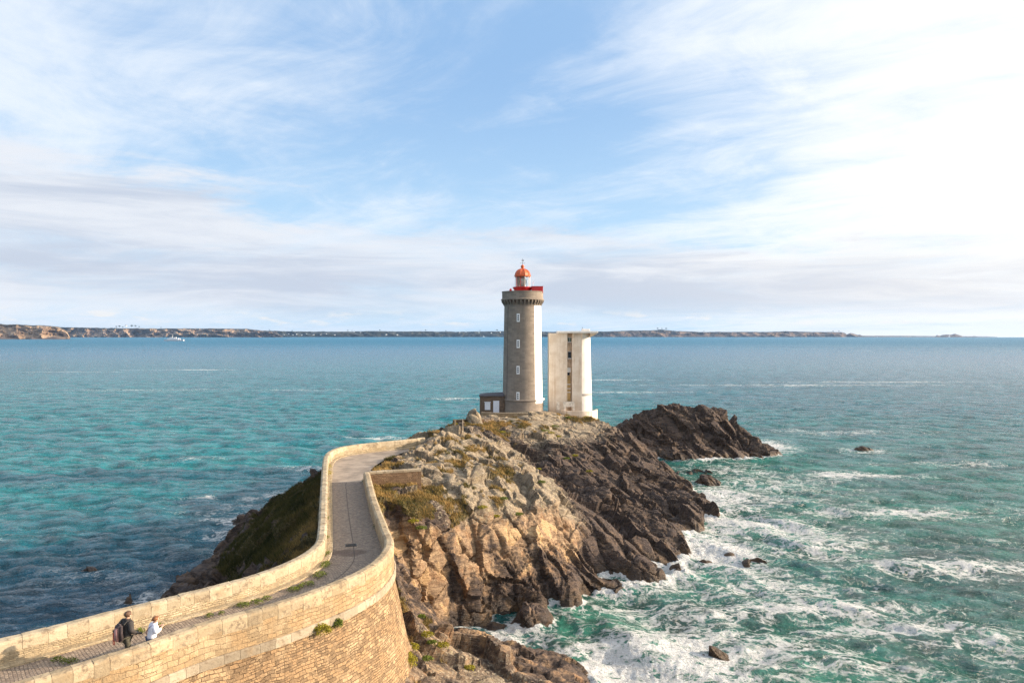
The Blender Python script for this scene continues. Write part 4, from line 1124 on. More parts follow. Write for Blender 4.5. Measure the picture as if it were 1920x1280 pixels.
# slab with upstand and flared soffit
xs0, xs1 = CX(1046), CX(1120.4)
mb = MB(); mb.box(((xs0 + xs1) / 2, 2.1, ztop + 0.20), (xs1 - xs0, 5.8, 0.36)); mb.build('roof_slab', M['cyl'], ct, bevel=.03)
mb = MB(); xw = CX(1107)
mb.add([(xw, -0.4, ztop - .02), (xs1 - .03, -0.4, ztop - .02), (xs1 - .03, 4.6, ztop - .02), (xw, 4.6, ztop - .02), (xw, 0.4, ztop - 0.75), (xw, 4.0, ztop - .75)], [(0, 3, 2, 1), (0, 1, 4), (1, 2, 5, 4), (2, 3, 5), (0, 4, 5, 3)])
mb.build('soffit', M['conc'], ct)
for px in (1075.5, 1091.0):
    mb = MB(); x = CX(px); mb.add([(x - .1, 0.02, ztop - 1.0), (x + .1, 0.02, ztop - 1.0), (x - .1, 0.02, ztop), (x + .1, 0.02, ztop), (x - .1, -0.5, ztop - .02), (x + .1, -0.5, ztop - .02)], [(0, 1, 3, 2), (0, 4, 5, 1), (2, 3, 5, 4), (0, 2, 4), (1, 5, 3)])
    mb.build('bracket', M['conc'], ct)
mb = MB(); mb.box((CX(1099.7), 1.5, ztop + 0.34 + 0.22), (1.4, 1.4, 0.44)); hb = mb.build('roof_hatch', M['cyl'], ct, bevel=.03)
mb = MB(); mb.tube([(CX(1093.5), 1.2, ztop + .3), (CX(1093.5), 1.2, ztop + 1.1)], 0.04, 6); mb.build('mast', M['iron'], ct)
def opening(y0, y1, mat, px0=1064.3, px1=1071.5, name='window', yoff=0.62):
    mb = MB(); mb.box(((CX(px0) + CX(px1)) / 2, yoff, (CZ(y0) + CZ(y1)) / 2), (CX(px1) - CX(px0), 0.12, CZ(y0) - CZ(y1)))
    return mb.build(name, mat, ct)
M['greenpane'] = simple('green_pane', (0.04, 0.085, 0.06), 0.3)
wn = opening(633, 640.5, M['greenpane'], 1065.6)
mb = MB(); xm = (CX(1065.6) + CX(1071.5)) / 2; wdt = CX(1071.5) - CX(1065.6)
for (x, z, a, b2) in ((xm, CZ(632.6), wdt + .1, .08), (xm, CZ(641.4), wdt + .14, .12), (xm, CZ(636.6), .05, .7)): mb.box((x, 0.52, z), (a, 0.12, b2))
mb.build('frame', M['whitep'], wn)
wn = opening(659.3, 671.5, M['dark'], 1065.6)
mb = MB(); mb.box((xm, 0.52, CZ(672)), (wdt + .16, .14, .12)); mb.build('sill', M['whitep'], wn); mb = MB(); mb.box((xm, 0.52, CZ(659)), (wdt + .1, .12, .07)); mb.build('lintel', M['whitep'], wn)
opening(689.5, 698, M['cyl'], 1062.5, 1070.5, name='white_box', yoff=0.45)
opening(698.5, 703.5, M['dark'], 1063, 1068.5)
opening(704, 752, simple('ochre_panel', (0.50, 0.33, 0.14), 0.9, 0.3, 0.6), 1061.8, 1070, name='ochre_panel', yoff=0.55)
for py in (720, 728, 735): opening(py, py + 1.2, M['whitep'], 1061.6, 1070.6, name='white_rail', yoff=0.46)
mb = MB()
for (pa, pb, ya, yb) in ((1043.5, 1049, 753, 768), (1055.5, 1077, 752.5, 762.5), (1057, 1061, 762.5, 770), (1074, 1077.5, 762, 770)): mb.box(((CX(pa) + CX(pb)) / 2, -0.03, (CZ(ya) + CZ(yb)) / 2), (CX(pb) - CX(pa), 0.08, CZ(ya) - CZ(yb)))
mb.build('white_patch', simple('patchy_whitewash', (0.62, 0.57, 0.50), 0.9, 0.25, 2.5), ct)
mb = MB(); mb.lathe([(2.33, CZ(742.2)), (2.34, CZ(738.2))], c=(CX(1088.2), 2.38, 0), n=40, a0=R(262), a1=R(345)); mb.build('grey_band', simple('grey_band_paint', (0.36, 0.33, 0.31), 0.8, 0.2, 3), ct)

# low curved wall round its foot
cxw, cyw = 9.0 + CX(1088), 124.4
ang = np.linspace(R(205), R(352), 40); Lc = np.stack([cxw + 3.6 * np.cos(ang) - 0.3, cyw + 4.0 * np.sin(ang)], 1)
Tq, Nq, Sq = line_frame(Lc)
cwo = empty('curved_wall', (Lc[0, 0], Lc[0, 1], 9.4)); tag(cwo, 'low curved concrete wall around the foot of the concrete tower', 'low wall')
sweep('wall_face', Lc, -Nq, Sq, [(0, 8.2), (0, 10.55), (0.3, 10.55), (0.3, 9.2)], M['conc'], cwo); rebase(cwo)

# low walls on the rock below the hut and beside the boulder
def plain_wall(name, pts, ztop_, h, th, mat, label):
    L_ = smoothline([p[:2] for p in pts], 0.5); T_, N_, S_ = line_frame(L_)
    o = empty(name, (L_[0, 0], L_[0, 1], ztop_ - h)); tag(o, label, 'low wall')
    sweep('wall_face', L_, -N_, S_, [(0, ztop_ - h), (0, ztop_ - 0.12), (th, ztop_ - 0.12), (th, ztop_ - h)], mat, o)
    coping_stones('coping', L_, N_, S_, -1, o, [(-0.04, ztop_ - .13), (-0.04, ztop_), (th + .04, ztop_), (th + .04, ztop_ - .13)], seed=len(label), tone=((0.36, 0.28, 0.19), (0.5, 0.40, 0.28)))
    rebase(o); return o
a, b = PD(902, 780, 112.5), PD(990, 772.5, 112.0)
plain_wall('terrace_wall', [a, ((a[0] + b[0]) / 2, a[1] - 0.4), b], (a[2] + b[2]) / 2 + 0.25, 1.7, 0.4, M['wall_up'], 'low stone terrace wall in front of the dark hut and the foot of the lighthouse')
a, b = PD(850, 786.5, 101.5), PD(908, 785.5, 103)
plain_wall('terrace_wall', [a, b], a[2], 1.4, 0.4, M['dark_wall'], 'short dark stone wall behind the thin post, left of the grey boulder')
a = PD(867.5, 811, 96.5)
mb = MB(); mb.tube([(0, 0, -0.4), (0, 0, 1.85)], 0.05, 8); mb.box((0, 0, 1.87), (0.14, 0.14, 0.05))
po = mb.build('post', simple('weathered_post', (0.42, 0.34, 0.26), 0.8)); po.location = (a[0], a[1], a[2]); tag(po, 'thin pale post standing on the terrace in front of the short dark wall', 'post')
a = PD(853, 806, 99.5)
mb = MB(); mb.box((0, 0, 0.4), (0.25, 0.25, 1.9)); mb.box((0, 0, 1.38), (0.32, 0.32, 0.08)); po = mb.build('stone_pillar', M['coping']); po.location = a; tag(po, 'pale stubby stone pillar at the left end of the short dark wall', 'pillar')
for att in ('tone',):
    po.data.attributes[att].data.foreach_set('color', np.tile(np.array([.5, .36, .2, 1], np.float32), len(po.data.vertices)))

# ------------------------------------------------------------------ sea
def sea_mesh():
    th = np.concatenate([np.linspace(-180, -52, 60, endpoint=False), np.linspace(-52, 52, 780), np.linspace(52, 180, 60, endpoint=False)[1:]])
    th = np.radians(th)
    r = [14.0]
    while r[-1] < 9000: r.append(r[-1] * 1.0058 if r[-1] < 700 else r[-1] * 1.02)
    r = np.array(r); r[-1] = 9000
    TH, RR = np.meshgrid(th, r)
    X = RR * np.sin(TH); Y = RR * np.cos(TH)
    shp = X.shape
    X = X.ravel(); Y = Y.ravel(); RRf = RR.ravel()
    P = np.stack([X, Y, np.zeros_like(X)], 1)
    near = RRf < 700
    Z = np.zeros_like(X); PN = P[near]
    rs = np.random.default_rng(5)
    wx = fbm(PN, 0.03, 2, 300) * 6; wy = fbm(PN, 0.03, 2, 310) * 6
    xx = PN[:, 0] + wx; yy = PN[:, 1] + wy
    spacing = RRf[near] * 0.0058
    env = 0.75 + 0.5 * fbm(PN, 0.06, 2, 320)
    zz = np.zeros(len(PN))
    wind = R(205)      # travel direction of the chop
    for k in range(64):
        lam = 1.1 * (13 / 1.1) ** (rs.random())
        a = wind + rs.normal() * 0.55
        amp = 0.0165 * lam ** 0.6
        kx, ky = math.sin(a) * 2 * math.pi / lam, math.cos(a) * 2 * math.pi / lam
        fade = np.clip((lam / 3.0 - spacing) / (lam / 6.0), 0, 1)
        ph = xx * kx + yy * ky + rs.random() * 6.28
        zz += amp * fade * (1 - np.abs(np.sin(ph * 0.5)) * 2 + 0.27) * 0.9 if lam < 5 else amp * fade * np.sin(ph)
    Z[near] = zz * env
    # depth / distance to the shore from the rock heights
    def samp(Hh, x0, y0, nx, ny):
        u = np.clip((X - x0) / 0.5, 0, nx - 1.001); v = np.clip((Y - y0) / 0.5, 0, ny - 1.001)
        i = u.astype(int); j = v.astype(int); fu = u - i; fv = v - j
        s = Hh[j, i] * (1 - fu) * (1 - fv) + Hh[j, i + 1] * fu * (1 - fv) + Hh[j + 1, i] * (1 - fu) * fv + Hh[j + 1, i + 1] * fu * fv
        ins = (X > x0) & (X < x0 + nx * .5) & (Y > y0) & (Y < y0 + ny * .5)
        return np.where(ins, s, -9)
    h = np.maximum(samp(HZ, -46, 16, gx.shape[1], gx.shape[0]), samp(IZ, 8, 120, ix.shape[1], ix.shape[0]))
    coast = np.clip((h + 1.9) / 1.9, 0, 1)
    right = np.clip((X + 6) / 6, 0, 1)
    foam = coast ** 1.3 * (0.42 + 0.40 * right)
    pat = [(1250, 1240, 8, 4.5, .62), (1140, 1264, 4.0, 2.2, .85), (1200, 1275, 6, 1.8, .55), (960, 1195, 3.2, 1.3, .6), (1150, 1148, 5, 1.6, .35), (1340, 1035, 3.6, 5, .72), (1400, 985, 8, 4, .62), (1350, 930, 4.5, 8, .5),
           (1450, 905, 12, 7, .32), (1380, 880, 6, 5, .45), (1435, 835, 5, 7, .75), (1590, 890, 8, 2.2, .66), (1780, 1062, 7, 1.6, .66), (1660, 1047, 5, 1.2, .5), (1700, 1180, 6, 1.3, .5), (1500, 1140, 6, 1.2, .5), (1600, 1142, 5, 1.2, .62),
           (1320, 1215, 4, 2.5, .45), (1440, 1100, 7, 3, .38), (1500, 1020, 8, 4, .32), (1620, 845, 5, 3, .45), (1700, 960, 9, 2, .45), (1560, 960, 8, 2, .4), (1850, 1200, 6, 1.5, .35), (1780, 870, 14, 2, .3), (1550, 810, 16, 4, .3),
           (1420, 940, 9, 5, .35), (1550, 1250, 6, 2, .35), (1350, 1150, 6, 2.5, .3),
           (545, 930, 3.4, 2.6, .55), (460, 935, 2.2, 1.5, .5), (388, 932, 1.6, 1.4, .5), (420, 975, 3.4, 1.6, .55), (380, 930, 3, 1, .3), (590, 878, 5, 1.5, .55), (430, 950, 6, 4, .25), (270, 1125, 3, 1.5, .4), (150, 1080, 6, 2, .28), (420, 1000, 2, 3, .35),
           (372, 693, 20, 4, .56), (130, 697, 30, 4, .36), (250, 694, 16, 3, .3), (270, 731, 30, 5, .30), (560, 731, 24, 4, .28), (850, 747, 12, 2.5, .55), (1150, 712, 16, 5, .42), (700, 821, 7, 1.6, .55), (1180, 735, 20, 4, .4), (1500, 722, 60, 5, .4), (1650, 716, 50, 5, .38), (300, 860, 12, 2, .2)]
    for (px, py, rx, ry, am) in pat:
        c = PZ(px, py, 0)
        e = ((X - c[0]) / (rx * 1.3)) ** 2 + ((Y - c[1]) / (ry * 1.4)) ** 2
        foam = np.maximum(foam, am * np.exp(-e) * 1.0) + 0.18 * am * np.exp(-e)
    base = 0.17 * np.clip((X + 0) / 15, 0, 1) * np.clip((140 - RRf) / 60, 0, 1) + 0.03
    foam = np.minimum(foam, 1.0) * 0.94 + base * 0.8 + 0.10 * fbm(P, 0.09, 3, 340) * (RRf < 200)
    # smooth surge of water up against the rocks
    Z += np.clip(coast, 0, 1) ** 1.5 * right * 0.45 * (0.5 + 1.2 * fbm(P, 0.9, 3, 350)) * (RRf < 200) + np.clip(foam - .35, 0, 1) * 0.22 * fbm(P, 1.1, 3, 352, ridged=True) * (RRf < 130)
    bf = fbm(P, 0.004, 3, 360); bf2 = fbm(P, 0.02, 3, 370)
    turq = np.clip((RRf - 75) / 60, 0, 1) * np.clip((900 - RRf) / 700, 0, 1) + 0.2 * bf + 0.1 * bf2
    turq *= np.clip(1.0 - 0.35 * np.clip((X - 20) / 60, 0, 1), 0, 1)
    green = np.clip((X + 9) / 14, 0, 1) * np.clip((260 - RRf) / 160, 0, 1) * (0.9 + 0.5 * bf2)
    V = np.stack([X, Y, Z], 1)
    nr, nt = shp; idx = np.arange(nr * nt).reshape(shp)
    a = idx[:-1, :]; b = idx[1:, :]
    a2 = np.roll(a, -1, 1); b2 = np.roll(b, -1, 1)
    Fq = np.stack([a, b, b2, a2], -1).reshape(-1, 4)[:, ::-1]
    return V, Fq, np.stack([np.clip(foam, 0, 1), np.clip(turq, 0, 1), np.clip(green, 0, 1)], 1)


def sea_mat():
    m, n, b = new_mat('sea_water')
    p = obj_co(n)
    mk = n.node('ShaderNodeSeparateColor', {'Color': n.attr('mask').outputs['Color']}).outputs
    foam, tq, gr = mk[0], mk[1], mk[2]
    px, py, pz = n.sep(p)
    r = n.m('SQRT', n.m('ADD', n.m('MULTIPLY', px, px), n.m('MULTIPLY', py, py)))
    n0 = n.noise(p, 0.05, 4, 0.55)
    deep = n.mix(n.step(r, 60, 1200), (0.008, 0.072, 0.125), (0.010, 0.130, 0.225))
    c = n.mix(n.m('MULTIPLY', tq, n.step(n0, 0.25, 0.65, 0.55, 1.0)), deep, (0.010, 0.215, 0.240))
    c = n.mix(gr, c, n.mix(n.step(n0, 0.35, 0.62), (0.014, 0.105, 0.082), (0.032, 0.185, 0.125)))
    # light through thin wave crests, painted into the colour by height
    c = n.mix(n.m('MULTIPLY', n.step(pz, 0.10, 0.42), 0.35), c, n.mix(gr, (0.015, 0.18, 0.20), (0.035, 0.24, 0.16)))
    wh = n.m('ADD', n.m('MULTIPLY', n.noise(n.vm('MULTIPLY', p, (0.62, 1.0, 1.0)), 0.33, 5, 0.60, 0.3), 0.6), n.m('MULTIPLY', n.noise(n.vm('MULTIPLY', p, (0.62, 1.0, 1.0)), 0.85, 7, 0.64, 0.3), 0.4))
    c = n.mix(n.step(wh, 0.40, 0.60), n.vm('SCALE', c, 0.68), n.vm('SCALE', c, 1.45))  # ripple sheen painted into the colour: troughs darkened, crests lightened
    # foam lace
    wv = n.vm('SCALE', n.vm('SUBTRACT', n.noise(p, 0.22, 4, 0.6, out=1), (0.5, 0.5, 0.5)), 5.0)
    q = n.vm('MULTIPLY', n.vm('ADD', p, wv), (0.55, 1.0, 1.0))
    e1 = n.voro(q, 0.75, 'DISTANCE_TO_EDGE'); e2 = n.voro(n.vm('ADD', q, (3.3, 1.7, 0)), 2.1, 'DISTANCE_TO_EDGE')
    lace = n.m('MAXIMUM', n.step(e1, 0.0, 0.30, 1.0, 0.0), n.m('MULTIPLY', n.step(e2, 0.0, 0.34, 1.0, 0.0), 0.85))
    rd = n.m('SUBTRACT', 1.0, n.m('MULTIPLY', n.m('ABSOLUTE', n.m('SUBTRACT', n.noise(q, 0.55, 7, 0.62, 0.6), 0.5)), 5.0), clamp=True)
    big = n.noise(q, 0.16, 5, 0.62, 0.3)
    fine = n.noise(q, 3.0, 5, 0.7)
    pot = n.m('ADD', n.m('MULTIPLY', lace, 0.42), n.m('ADD', n.m('MULTIPLY', rd, 0.46), n.m('ADD', n.m('MULTIPLY', big, 0.55), n.m('MULTIPLY', fine, 0.30))))
    ff = n.step(n.m('ADD', n.m('MULTIPLY', foam, 0.62), pot), 1.27, 1.60)
    # scattered whitecap flecks farther out
    fl = n.noise(n.vm('MULTIPLY', p, (0.35, 1.0, 1.0)), 0.30, 6, 0.6)
    flk = n.m('MULTIPLY', n.step(fl, 0.675, 0.72), n.step(r, 90, 200, 0.25, 0.5))
    milk = n.m('MULTIPLY', n.step(foam, 0.40, 1.0), 0.38)
    c = n.mix(milk, c, n.mix(gr, (0.16, 0.36, 0.40), (0.17, 0.37, 0.30)))
    c = n.mix(n.m('MAXIMUM', ff, flk), c, (0.80, 0.81, 0.80))
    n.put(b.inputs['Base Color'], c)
    n.put(b.inputs['Roughness'], n.m('ADD', n.step(r, 60, 2500, 0.08, 0.40), n.m('MULTIPLY', ff, 0.6)))
    n.put(b.inputs['IOR'], 1.36); n.put(b.inputs['Specular IOR Level'], n.m('ADD', n.step(r, 150, 2500, 0.5, 0.33), n.m('MULTIPLY', n.step(r, 150, 600), 0.0)))
    # ripples of every size; big ones only matter far away
    ani = n.vm('MULTIPLY', p, (0.62, 1.0, 1.0))
    h1 = n.m('SUBTRACT', 1.0, n.m('ABSOLUTE', n.m('MULTIPLY', n.m('SUBTRACT', n.noise(ani, 0.85, 7, 0.64, 0.3), 0.5), 2.0)))
    h2 = n.noise(ani, 0.10, 5, 0.60, 0.2)
    b1 = n.bump(h1, 1.0, 1.3)
    hm = n.node('ShaderNodeBump', {'Height': n.noise(ani, 0.33, 5, 0.60, 0.3), 'Strength': n.step(r, 60, 250, 0.35, 1.0), 'Distance': 2.0}); n.l.new(b1, hm.inputs['Normal'])
    hb = n.node('ShaderNodeBump', {'Height': h2, 'Strength': n.step(r, 250, 1300, 0.0, 0.9), 'Distance': 3.5}); n.l.new(hm.outputs[0], hb.inputs['Normal'])
    b3 = n.node('ShaderNodeBump', {'Height': n.m('ADD', pot, n.m('MULTIPLY', fine, 1.0)), 'Strength': n.m('MULTIPLY', ff, 0.7), 'Distance': 0.22}); n.l.new(hb.outputs[0], b3.inputs['Normal'])
    n.l.new(b3.outputs[0], b.inputs['Normal'])
    return m
V, Fq, mk = sea_mesh()
sea = np_obj('sea', V, Fq, sea_mat(), smooth=True, cols={'mask': mk}); tag(sea, kind='structure')
SEAV, SEAF = V, mk[:, 0]

# ------------------------------------------------------------------ far coast
def coast_mat():
    m, n, b = new_mat('far_cliffs')
    p = obj_co(n)
    mk = n.node('ShaderNodeSeparateColor', {'Color': n.attr('mask').outputs['Color']}).outputs
    n1 = n.noise(n.vm('MULTIPLY', p, (1, 1, 0.5)), 0.010, 7, 0.65); n2 = n.noise(p, 0.03, 5, 0.6)
    cl = n.mix(n.step(n1, 0.38, 0.66), (0.040, 0.030, 0.030), (0.19, 0.120, 0.082))
    cl = n.mix(n.m('MULTIPLY', mk[1], 0.75), cl, n.mix(n.step(n1, 0.35, 0.6), (0.20, 0.125, 0.07), (0.50, 0.36, 0.23)))
    top = n.mix(n.step(n2, 0.4, 0.62), (0.010, 0.018, 0.016), (0.036, 0.036, 0.024))
    c = n.mix(n.step(n.m('ADD', mk[0], n.m('MULTIPLY', n.m('SUBTRACT', n2, 0.5), 1.0)), 0.35, 0.65), cl, top)
    n.put(b.inputs['Base Color'], c); n.put(b.inputs['Roughness'], 0.95)
    return m
M['coast'] = coast_mat()


def coast(name, tops, d0, depth, seed, cliff=0.75, step=0.7, tanf=lambda px: 0.0, greenf=lambda px: 0.0, bulge=90):
    pxs = np.arange(tops[0][0], tops[-1][0] + step, step)
    ty = np.interp(pxs, [t[0] for t in tops], [t[1] for t in tops]); dd = np.interp(pxs, [t[0] for t in tops], [t[2] if len(t) > 2 else d0 for t in tops])
    hh = (Y0 - ty) * dd / F + H
    nrow = 22; V = []; mk = []
    n = len(pxs)
    P0 = np.stack([pxs * dd / F * 0.02, np.full(n, seed * 7.7), np.zeros(n)], 1)
    for j in range(nrow):
        t = j / (nrow - 1)
        if j < 13:
            u = j / 12; z = hh * cliff * u ** 0.85 if greenf is None else hh * (u ** 0.9) * 0.9; back = (u ** 1.3) * 90
        else:
            u = (j - 12) / (nrow - 13); z = hh * (0.9 + 0.1 * u); back = 90 + u * depth
        Pq = np.stack([pxs / F * dd * 0.006, np.full(n, z.mean() * 0.015 if hasattr(z, 'mean') else 0), np.full(n, seed * 3.1)], 1)
        bl = fbm(Pq, 1.0, 5, seed, ridged=True) * bulge * (1 if j < 13 else max(0, 1 - u))
        zn = z + (fbm(Pq * 2.2, 1.0, 4, seed + 9) * hh * 0.10 * (0.0 if j == 0 else 1))
        if j == 0: zn = np.full(n, -2.0)
        y = dd + back - bl
        V.append(np.stack([(pxs - 960) / F * dd * (y / dd), y, zn], 1))
        g = np.array([greenf(q) for q in pxs])
        mk.append(np.stack([np.clip((0.0 if j < 11 else 0.5 if j < 13 else 1.0) + g, 0, 1), np.array([tanf(q) for q in pxs]), g * 0], 1))
    V = np.array(V).reshape(-1, 3); mk = np.array(mk).reshape(-1, 3)
    idx = np.arange(nrow * n).reshape(nrow, n)
    Fq = np.stack([idx[:-1, :-1], idx[:-1, 1:], idx[1:, 1:], idx[1:, :-1]], -1).reshape(-1, 4)
    return tag(np_obj(name, V, Fq, M['coast'], cols={'mask': mk}), kind='structure')

coast('far_cliffs', [(-420, 601), (-200, 603), (-60, 604.5), (0, 605), (40, 606), (80, 608), (110, 611), (126, 619), (131, 632)], 4000, 350, 3, tanf=lambda q: 0.9)
coast('far_cliffs', [(70, 611.5), (130, 611.8), (200, 613.5), (300, 614.5), (400, 614.5), (460, 615), (478, 617), (500, 620), (520, 624), (530, 631)], 7300, 600, 5, tanf=lambda q: 0.8 if q < 140 else 0.70 if q < 470 else 0.15, greenf=lambda q: 0.15 if q < 230 else 0.0, bulge=190)
def gr_(q): return 0.75 if 520 < q < 1130 else 0.22
coast('far_coast', [(470, 618), (520, 619.5), (560, 620.5), (640, 620.5), (700, 619.5), (760, 620.5), (800, 620), (860, 621), (900, 620.5), (945, 619.5), (1020, 621), (1080, 621.5), (1130, 620.5), (1180, 618.5), (1215, 618), (1240, 616.8), (1270, 619.5),
      (1320, 621.5), (1400, 621), (1440, 621.5), (1470, 620), (1540, 621.5), (1578, 621.5), (1584, 623.5), (1588, 626.5), (1595, 623.5), (1602, 625.5), (1608, 628), (1612, 627), (1620, 631.0)], 8200, 900, 8, greenf=gr_, tanf=lambda q: 0.1, step=0.9)
coast('low_far_coast', [(1600, 629.3), (1700, 629.4), (1760, 630), (1850, 630.4), (1870, 631.4)], 8900, 100, 12, greenf=lambda q: 0.4, step=2, bulge=20)
# offshore rocks on the horizon
for (nm, tp, lab) in (('far_rock', [(1753, 631), (1757, 627.8), (1762, 629.5), (1767, 627.5), (1776, 626.6), (1783, 627.5), (1787, 626.3), (1791, 625.6), (1796, 627.2), (1803, 629.3), (1805, 631)], 'cluster of jagged offshore rocks on the horizon at far right'),
                      ('far_rock', [(1809, 631), (1811, 630.0), (1815, 630.7), (1823, 630.9), (1825, 629.7), (1829, 630.0), (1832, 631)], 'two tiny low rocks on the horizon right of the jagged cluster')):
    o = coast(nm, tp, 8300, 60, 14, step=0.5, bulge=15, greenf=lambda q: 0.2); del o['kind']; tag(o, lab, 'sea rock')
# low dark rocks below the left cliffs
for px0, px1, hpx, lab in ((-60, 40, 3.0, 'low dark reef at the foot of the far tan cliffs, at the left edge'), (52, 123, 4.5, 'dark reef at the foot of the far tan cliffs, ending the near headland')):
    tp = [(px0, 636)] + [(px0 + (px1 - px0) * t, 636 - hpx * (0.5 + 0.5 * math.sin(t * 9 + px0)) - 1) for t in (0.1, 0.25, 0.4, 0.55, 0.7, 0.85)] + [(px1, 636)]
    o = coast('reef', tp, 3850, 40, 21, step=0.6, bulge=25, greenf=lambda q: -0.2); del o['kind']; tag(o, lab, 'sea rock')
    o.data.materials.clear(); o.data.materials.append(simple('dark_reef', (0.10, 0.07, 0.055), 0.9, 0.4, 0.02))

# little houses and trees along the far shore
M['roofslate'] = simple('slate_roof', (0.10, 0.10, 0.12), 0.7)
mb = MB(); mb.box((0, 0, 3.0), (14, 9, 7)); hw = mb.build('wall', M['white'])
hroot = empty('house'); hw.parent = hroot
mb = MB(); mb.add([(-7.5, -5, 6.4), (7.5, -5, 6.4), (7.5, 5, 6.4), (-7.5, 5, 6.4), (-7.5, 0, 10.5), (7.5, 0, 10.5)], [(0, 1, 5, 4), (2, 3, 4, 5), (1, 2, 5), (3, 0, 4), (3, 2, 1, 0)]); hr = mb.build('roof', M['roofslate'], hroot)
def copy_tree(o, parent=None):
    c = o.copy(); COL.objects.link(c); c.parent = parent
    for ch in [x for x in COL.objects if x.parent == o]: copy_tree(ch, c)
    return c
hs = [(236, 611.8, 7250, 1.3)] + [(q, y, 8020, s) for q, y, s in ((533, 628, 1), (541, 626.5, .9), (549, 628.4, 1.2), (556, 627, 1), (566, 628.6, 1.1), (575, 626.4, .9), (588, 628.2, 1.3), (601, 627.6, 1), (612, 626.2, .9), (628, 628.4, 1), (664, 622.6, 1), (676, 623.4, .9),
      (724, 627.6, 1.2), (745, 628.0, 1.0), (862, 623.4, .9), (874, 622.8, 1.1), (898, 623.6, .9), (921, 624.4, 1), (938, 623.2, .9))]
for k, (q, y, d, s) in enumerate(hs):
    o = hroot if k == 0 else copy_tree(hroot)
    o.location = PD(q, y, d - 40); o.scale = (s, s, s); o.rotation_euler = (0, 0, R((k * 47) % 60 - 30))
    tag(o, 'lone white house on top of the far cliffs behind the ship' if k == 0 else 'tiny white house with dark roof on the distant green shore', 'house', None if k == 0 else 'houses along the distant shore')
M['leaf'] = toned('leaves', 0.8, trans=0.15)


def leaves(name, n, rad, size, tones, parent=None, seed=0, shell=0.4, lump=0.25, c=(0, 0, 0)):
    rs = np.random.default_rng(seed)
    u = rs.normal(size=(n, 3)); u /= np.linalg.norm(u, axis=1)[:, None]; u[:, 2] = np.where(u[:, 2] < -0.35, -u[:, 2], u[:, 2])
    rr = shell + (1 - shell) * rs.random(n) ** 0.6
    lp = 1 + lump * perlin(u * 2.3 + seed, seed)
    P = u * (rr * lp)[:, None] * np.array(rad) + np.array(c)
    s = size * rs.uniform(0.6, 1.35, n)
    a = rs.normal(size=(n, 3)); a /= np.linalg.norm(a, axis=1)[:, None]
    b = np.cross(a, rs.normal(size=(n, 3))); b /= np.linalg.norm(b, axis=1)[:, None]
    V = np.concatenate([(P - a * s[:, None])[:, None], (P + b * s[:, None] * .6)[:, None], (P + a * s[:, None])[:, None], (P - b * s[:, None] * .6)[:, None]], 1).reshape(-1, 3)
    t0, t1 = np.array(tones[0]), np.array(tones[1]); f = np.clip(rs.random(n) * 0.6 + 0.4 * (perlin(u * 3 + 5, seed + 1) + 0.5), 0, 1)[:, None]
    tn = np.repeat(t0 * (1 - f) + t1 * f, 4, 0)
    return np_obj(name, V, np.arange(4 * n).reshape(-1, 4), M['leaf'], parent, cols={'tone': tn})
tr = empty('tree'); leaves('crown', 260, (9, 9, 6.5), 1.6, ((0.03, 0.045, 0.02), (0.07, 0.085, 0.035)), tr, 4, c=(0, 0, 12), lump=.5)
mb = MB(); mb.tube([(0, 0, -1), (0.3, 0, 5), (1.5, 0, 10)], [0.8, 0.6, 0.35], 7); mb.tube([(0.2, 0, 5), (-2, 0, 10)], [0.5, 0.2], 6)
mb.build('trunk', simple('bark', (0.10, 0.07, 0.05), 0.9), tr)
ts = [(218, 613.5, 7250, 1.0), (224, 613.2, 7250, 1.2), (230, 613.8, 7255, .8), (247, 612.8, 7250, 1.4), (254, 612.4, 7250, 1.1), (261, 613.4, 7250, .9), (302, 614.5, 7250, .7), (505, 619, 8150, .9), (548, 620.5, 8150, .9), (652, 620.5, 8150, 1), (660, 620.5, 8150, .8), (712, 619.8, 8150, 1.0),
      (798, 620.2, 8150, 1.1), (836, 620.8, 8150, .9), (900, 620.4, 8150, .9), (932, 619.9, 8150, 1.2), (1233, 617, 8150, 1.2), (1241, 616.8, 8150, 1.0), (1249, 617.4, 8150, 1.3), (1320, 621.6, 8150, .8), (1562, 621.4, 8150, .9), (1573, 621.4, 8150, .9)]
for k, (q, y, d, s) in enumerate(ts):
    o = tr if k == 0 else copy_tree(tr)
    o.location = PD(q, y + 1.0, d); o.scale = (s, s, s); o.rotation_euler = (0, 0, k * 1.3)
    L_ = 'dark tree beside the lone white house on the far cliff top' if q < 310 else 'small dark tree on the skyline of the distant low shore'
    tag(o, L_, 'tree', 'trees by the lone white house' if q < 310 else 'trees on the distant shore')

# ships
M['shipw'] = simple('ship_paint', (0.72, 0.70, 0.70), 0.5, 0.05, 0.1)
sd = F * H / (639.2 - Y0)
shp = empty('ship', ((326 - 960) / F * sd, sd, 0)); tag(shp, 'white ship with raised bridge and mast passing before the far cliffs at left', 'ship')
mb = MB(); L2 = 40
secs = [(-L2, 4.5, 0, 6.4), (-L2 + 8, 5.5, -1, 5.6), (0, 6, -1, 5.2), (L2 - 16, 5.6, -1, 5.4), (L2 - 6, 3.4, -1, 6.2), (L2, .3, 0.5, 7.2)]
secs = [(-x, w_, a, b) for x, w_, a, b in secs]       # bow to the left
vs = []
for x, w_, zb_, zt_ in secs: vs += [(x, -w_ * .75, zb_), (x, -w_, zt_), (x, w_, zt_), (x, w_ * .75, zb_)]
fs = [(0, 1, 2, 3)[::-1], tuple(range(20, 24))]
for i in range(5):
    for k in range(4): fs.append((i * 4 + k, i * 4 + (k + 1) % 4, i * 4 + 4 + (k + 1) % 4, i * 4 + 4 + k))
mb.add(vs, fs); mb.build('hull', simple('grey_hull', (0.55, 0.55, 0.58), 0.5, 0.05, 0.1), shp)
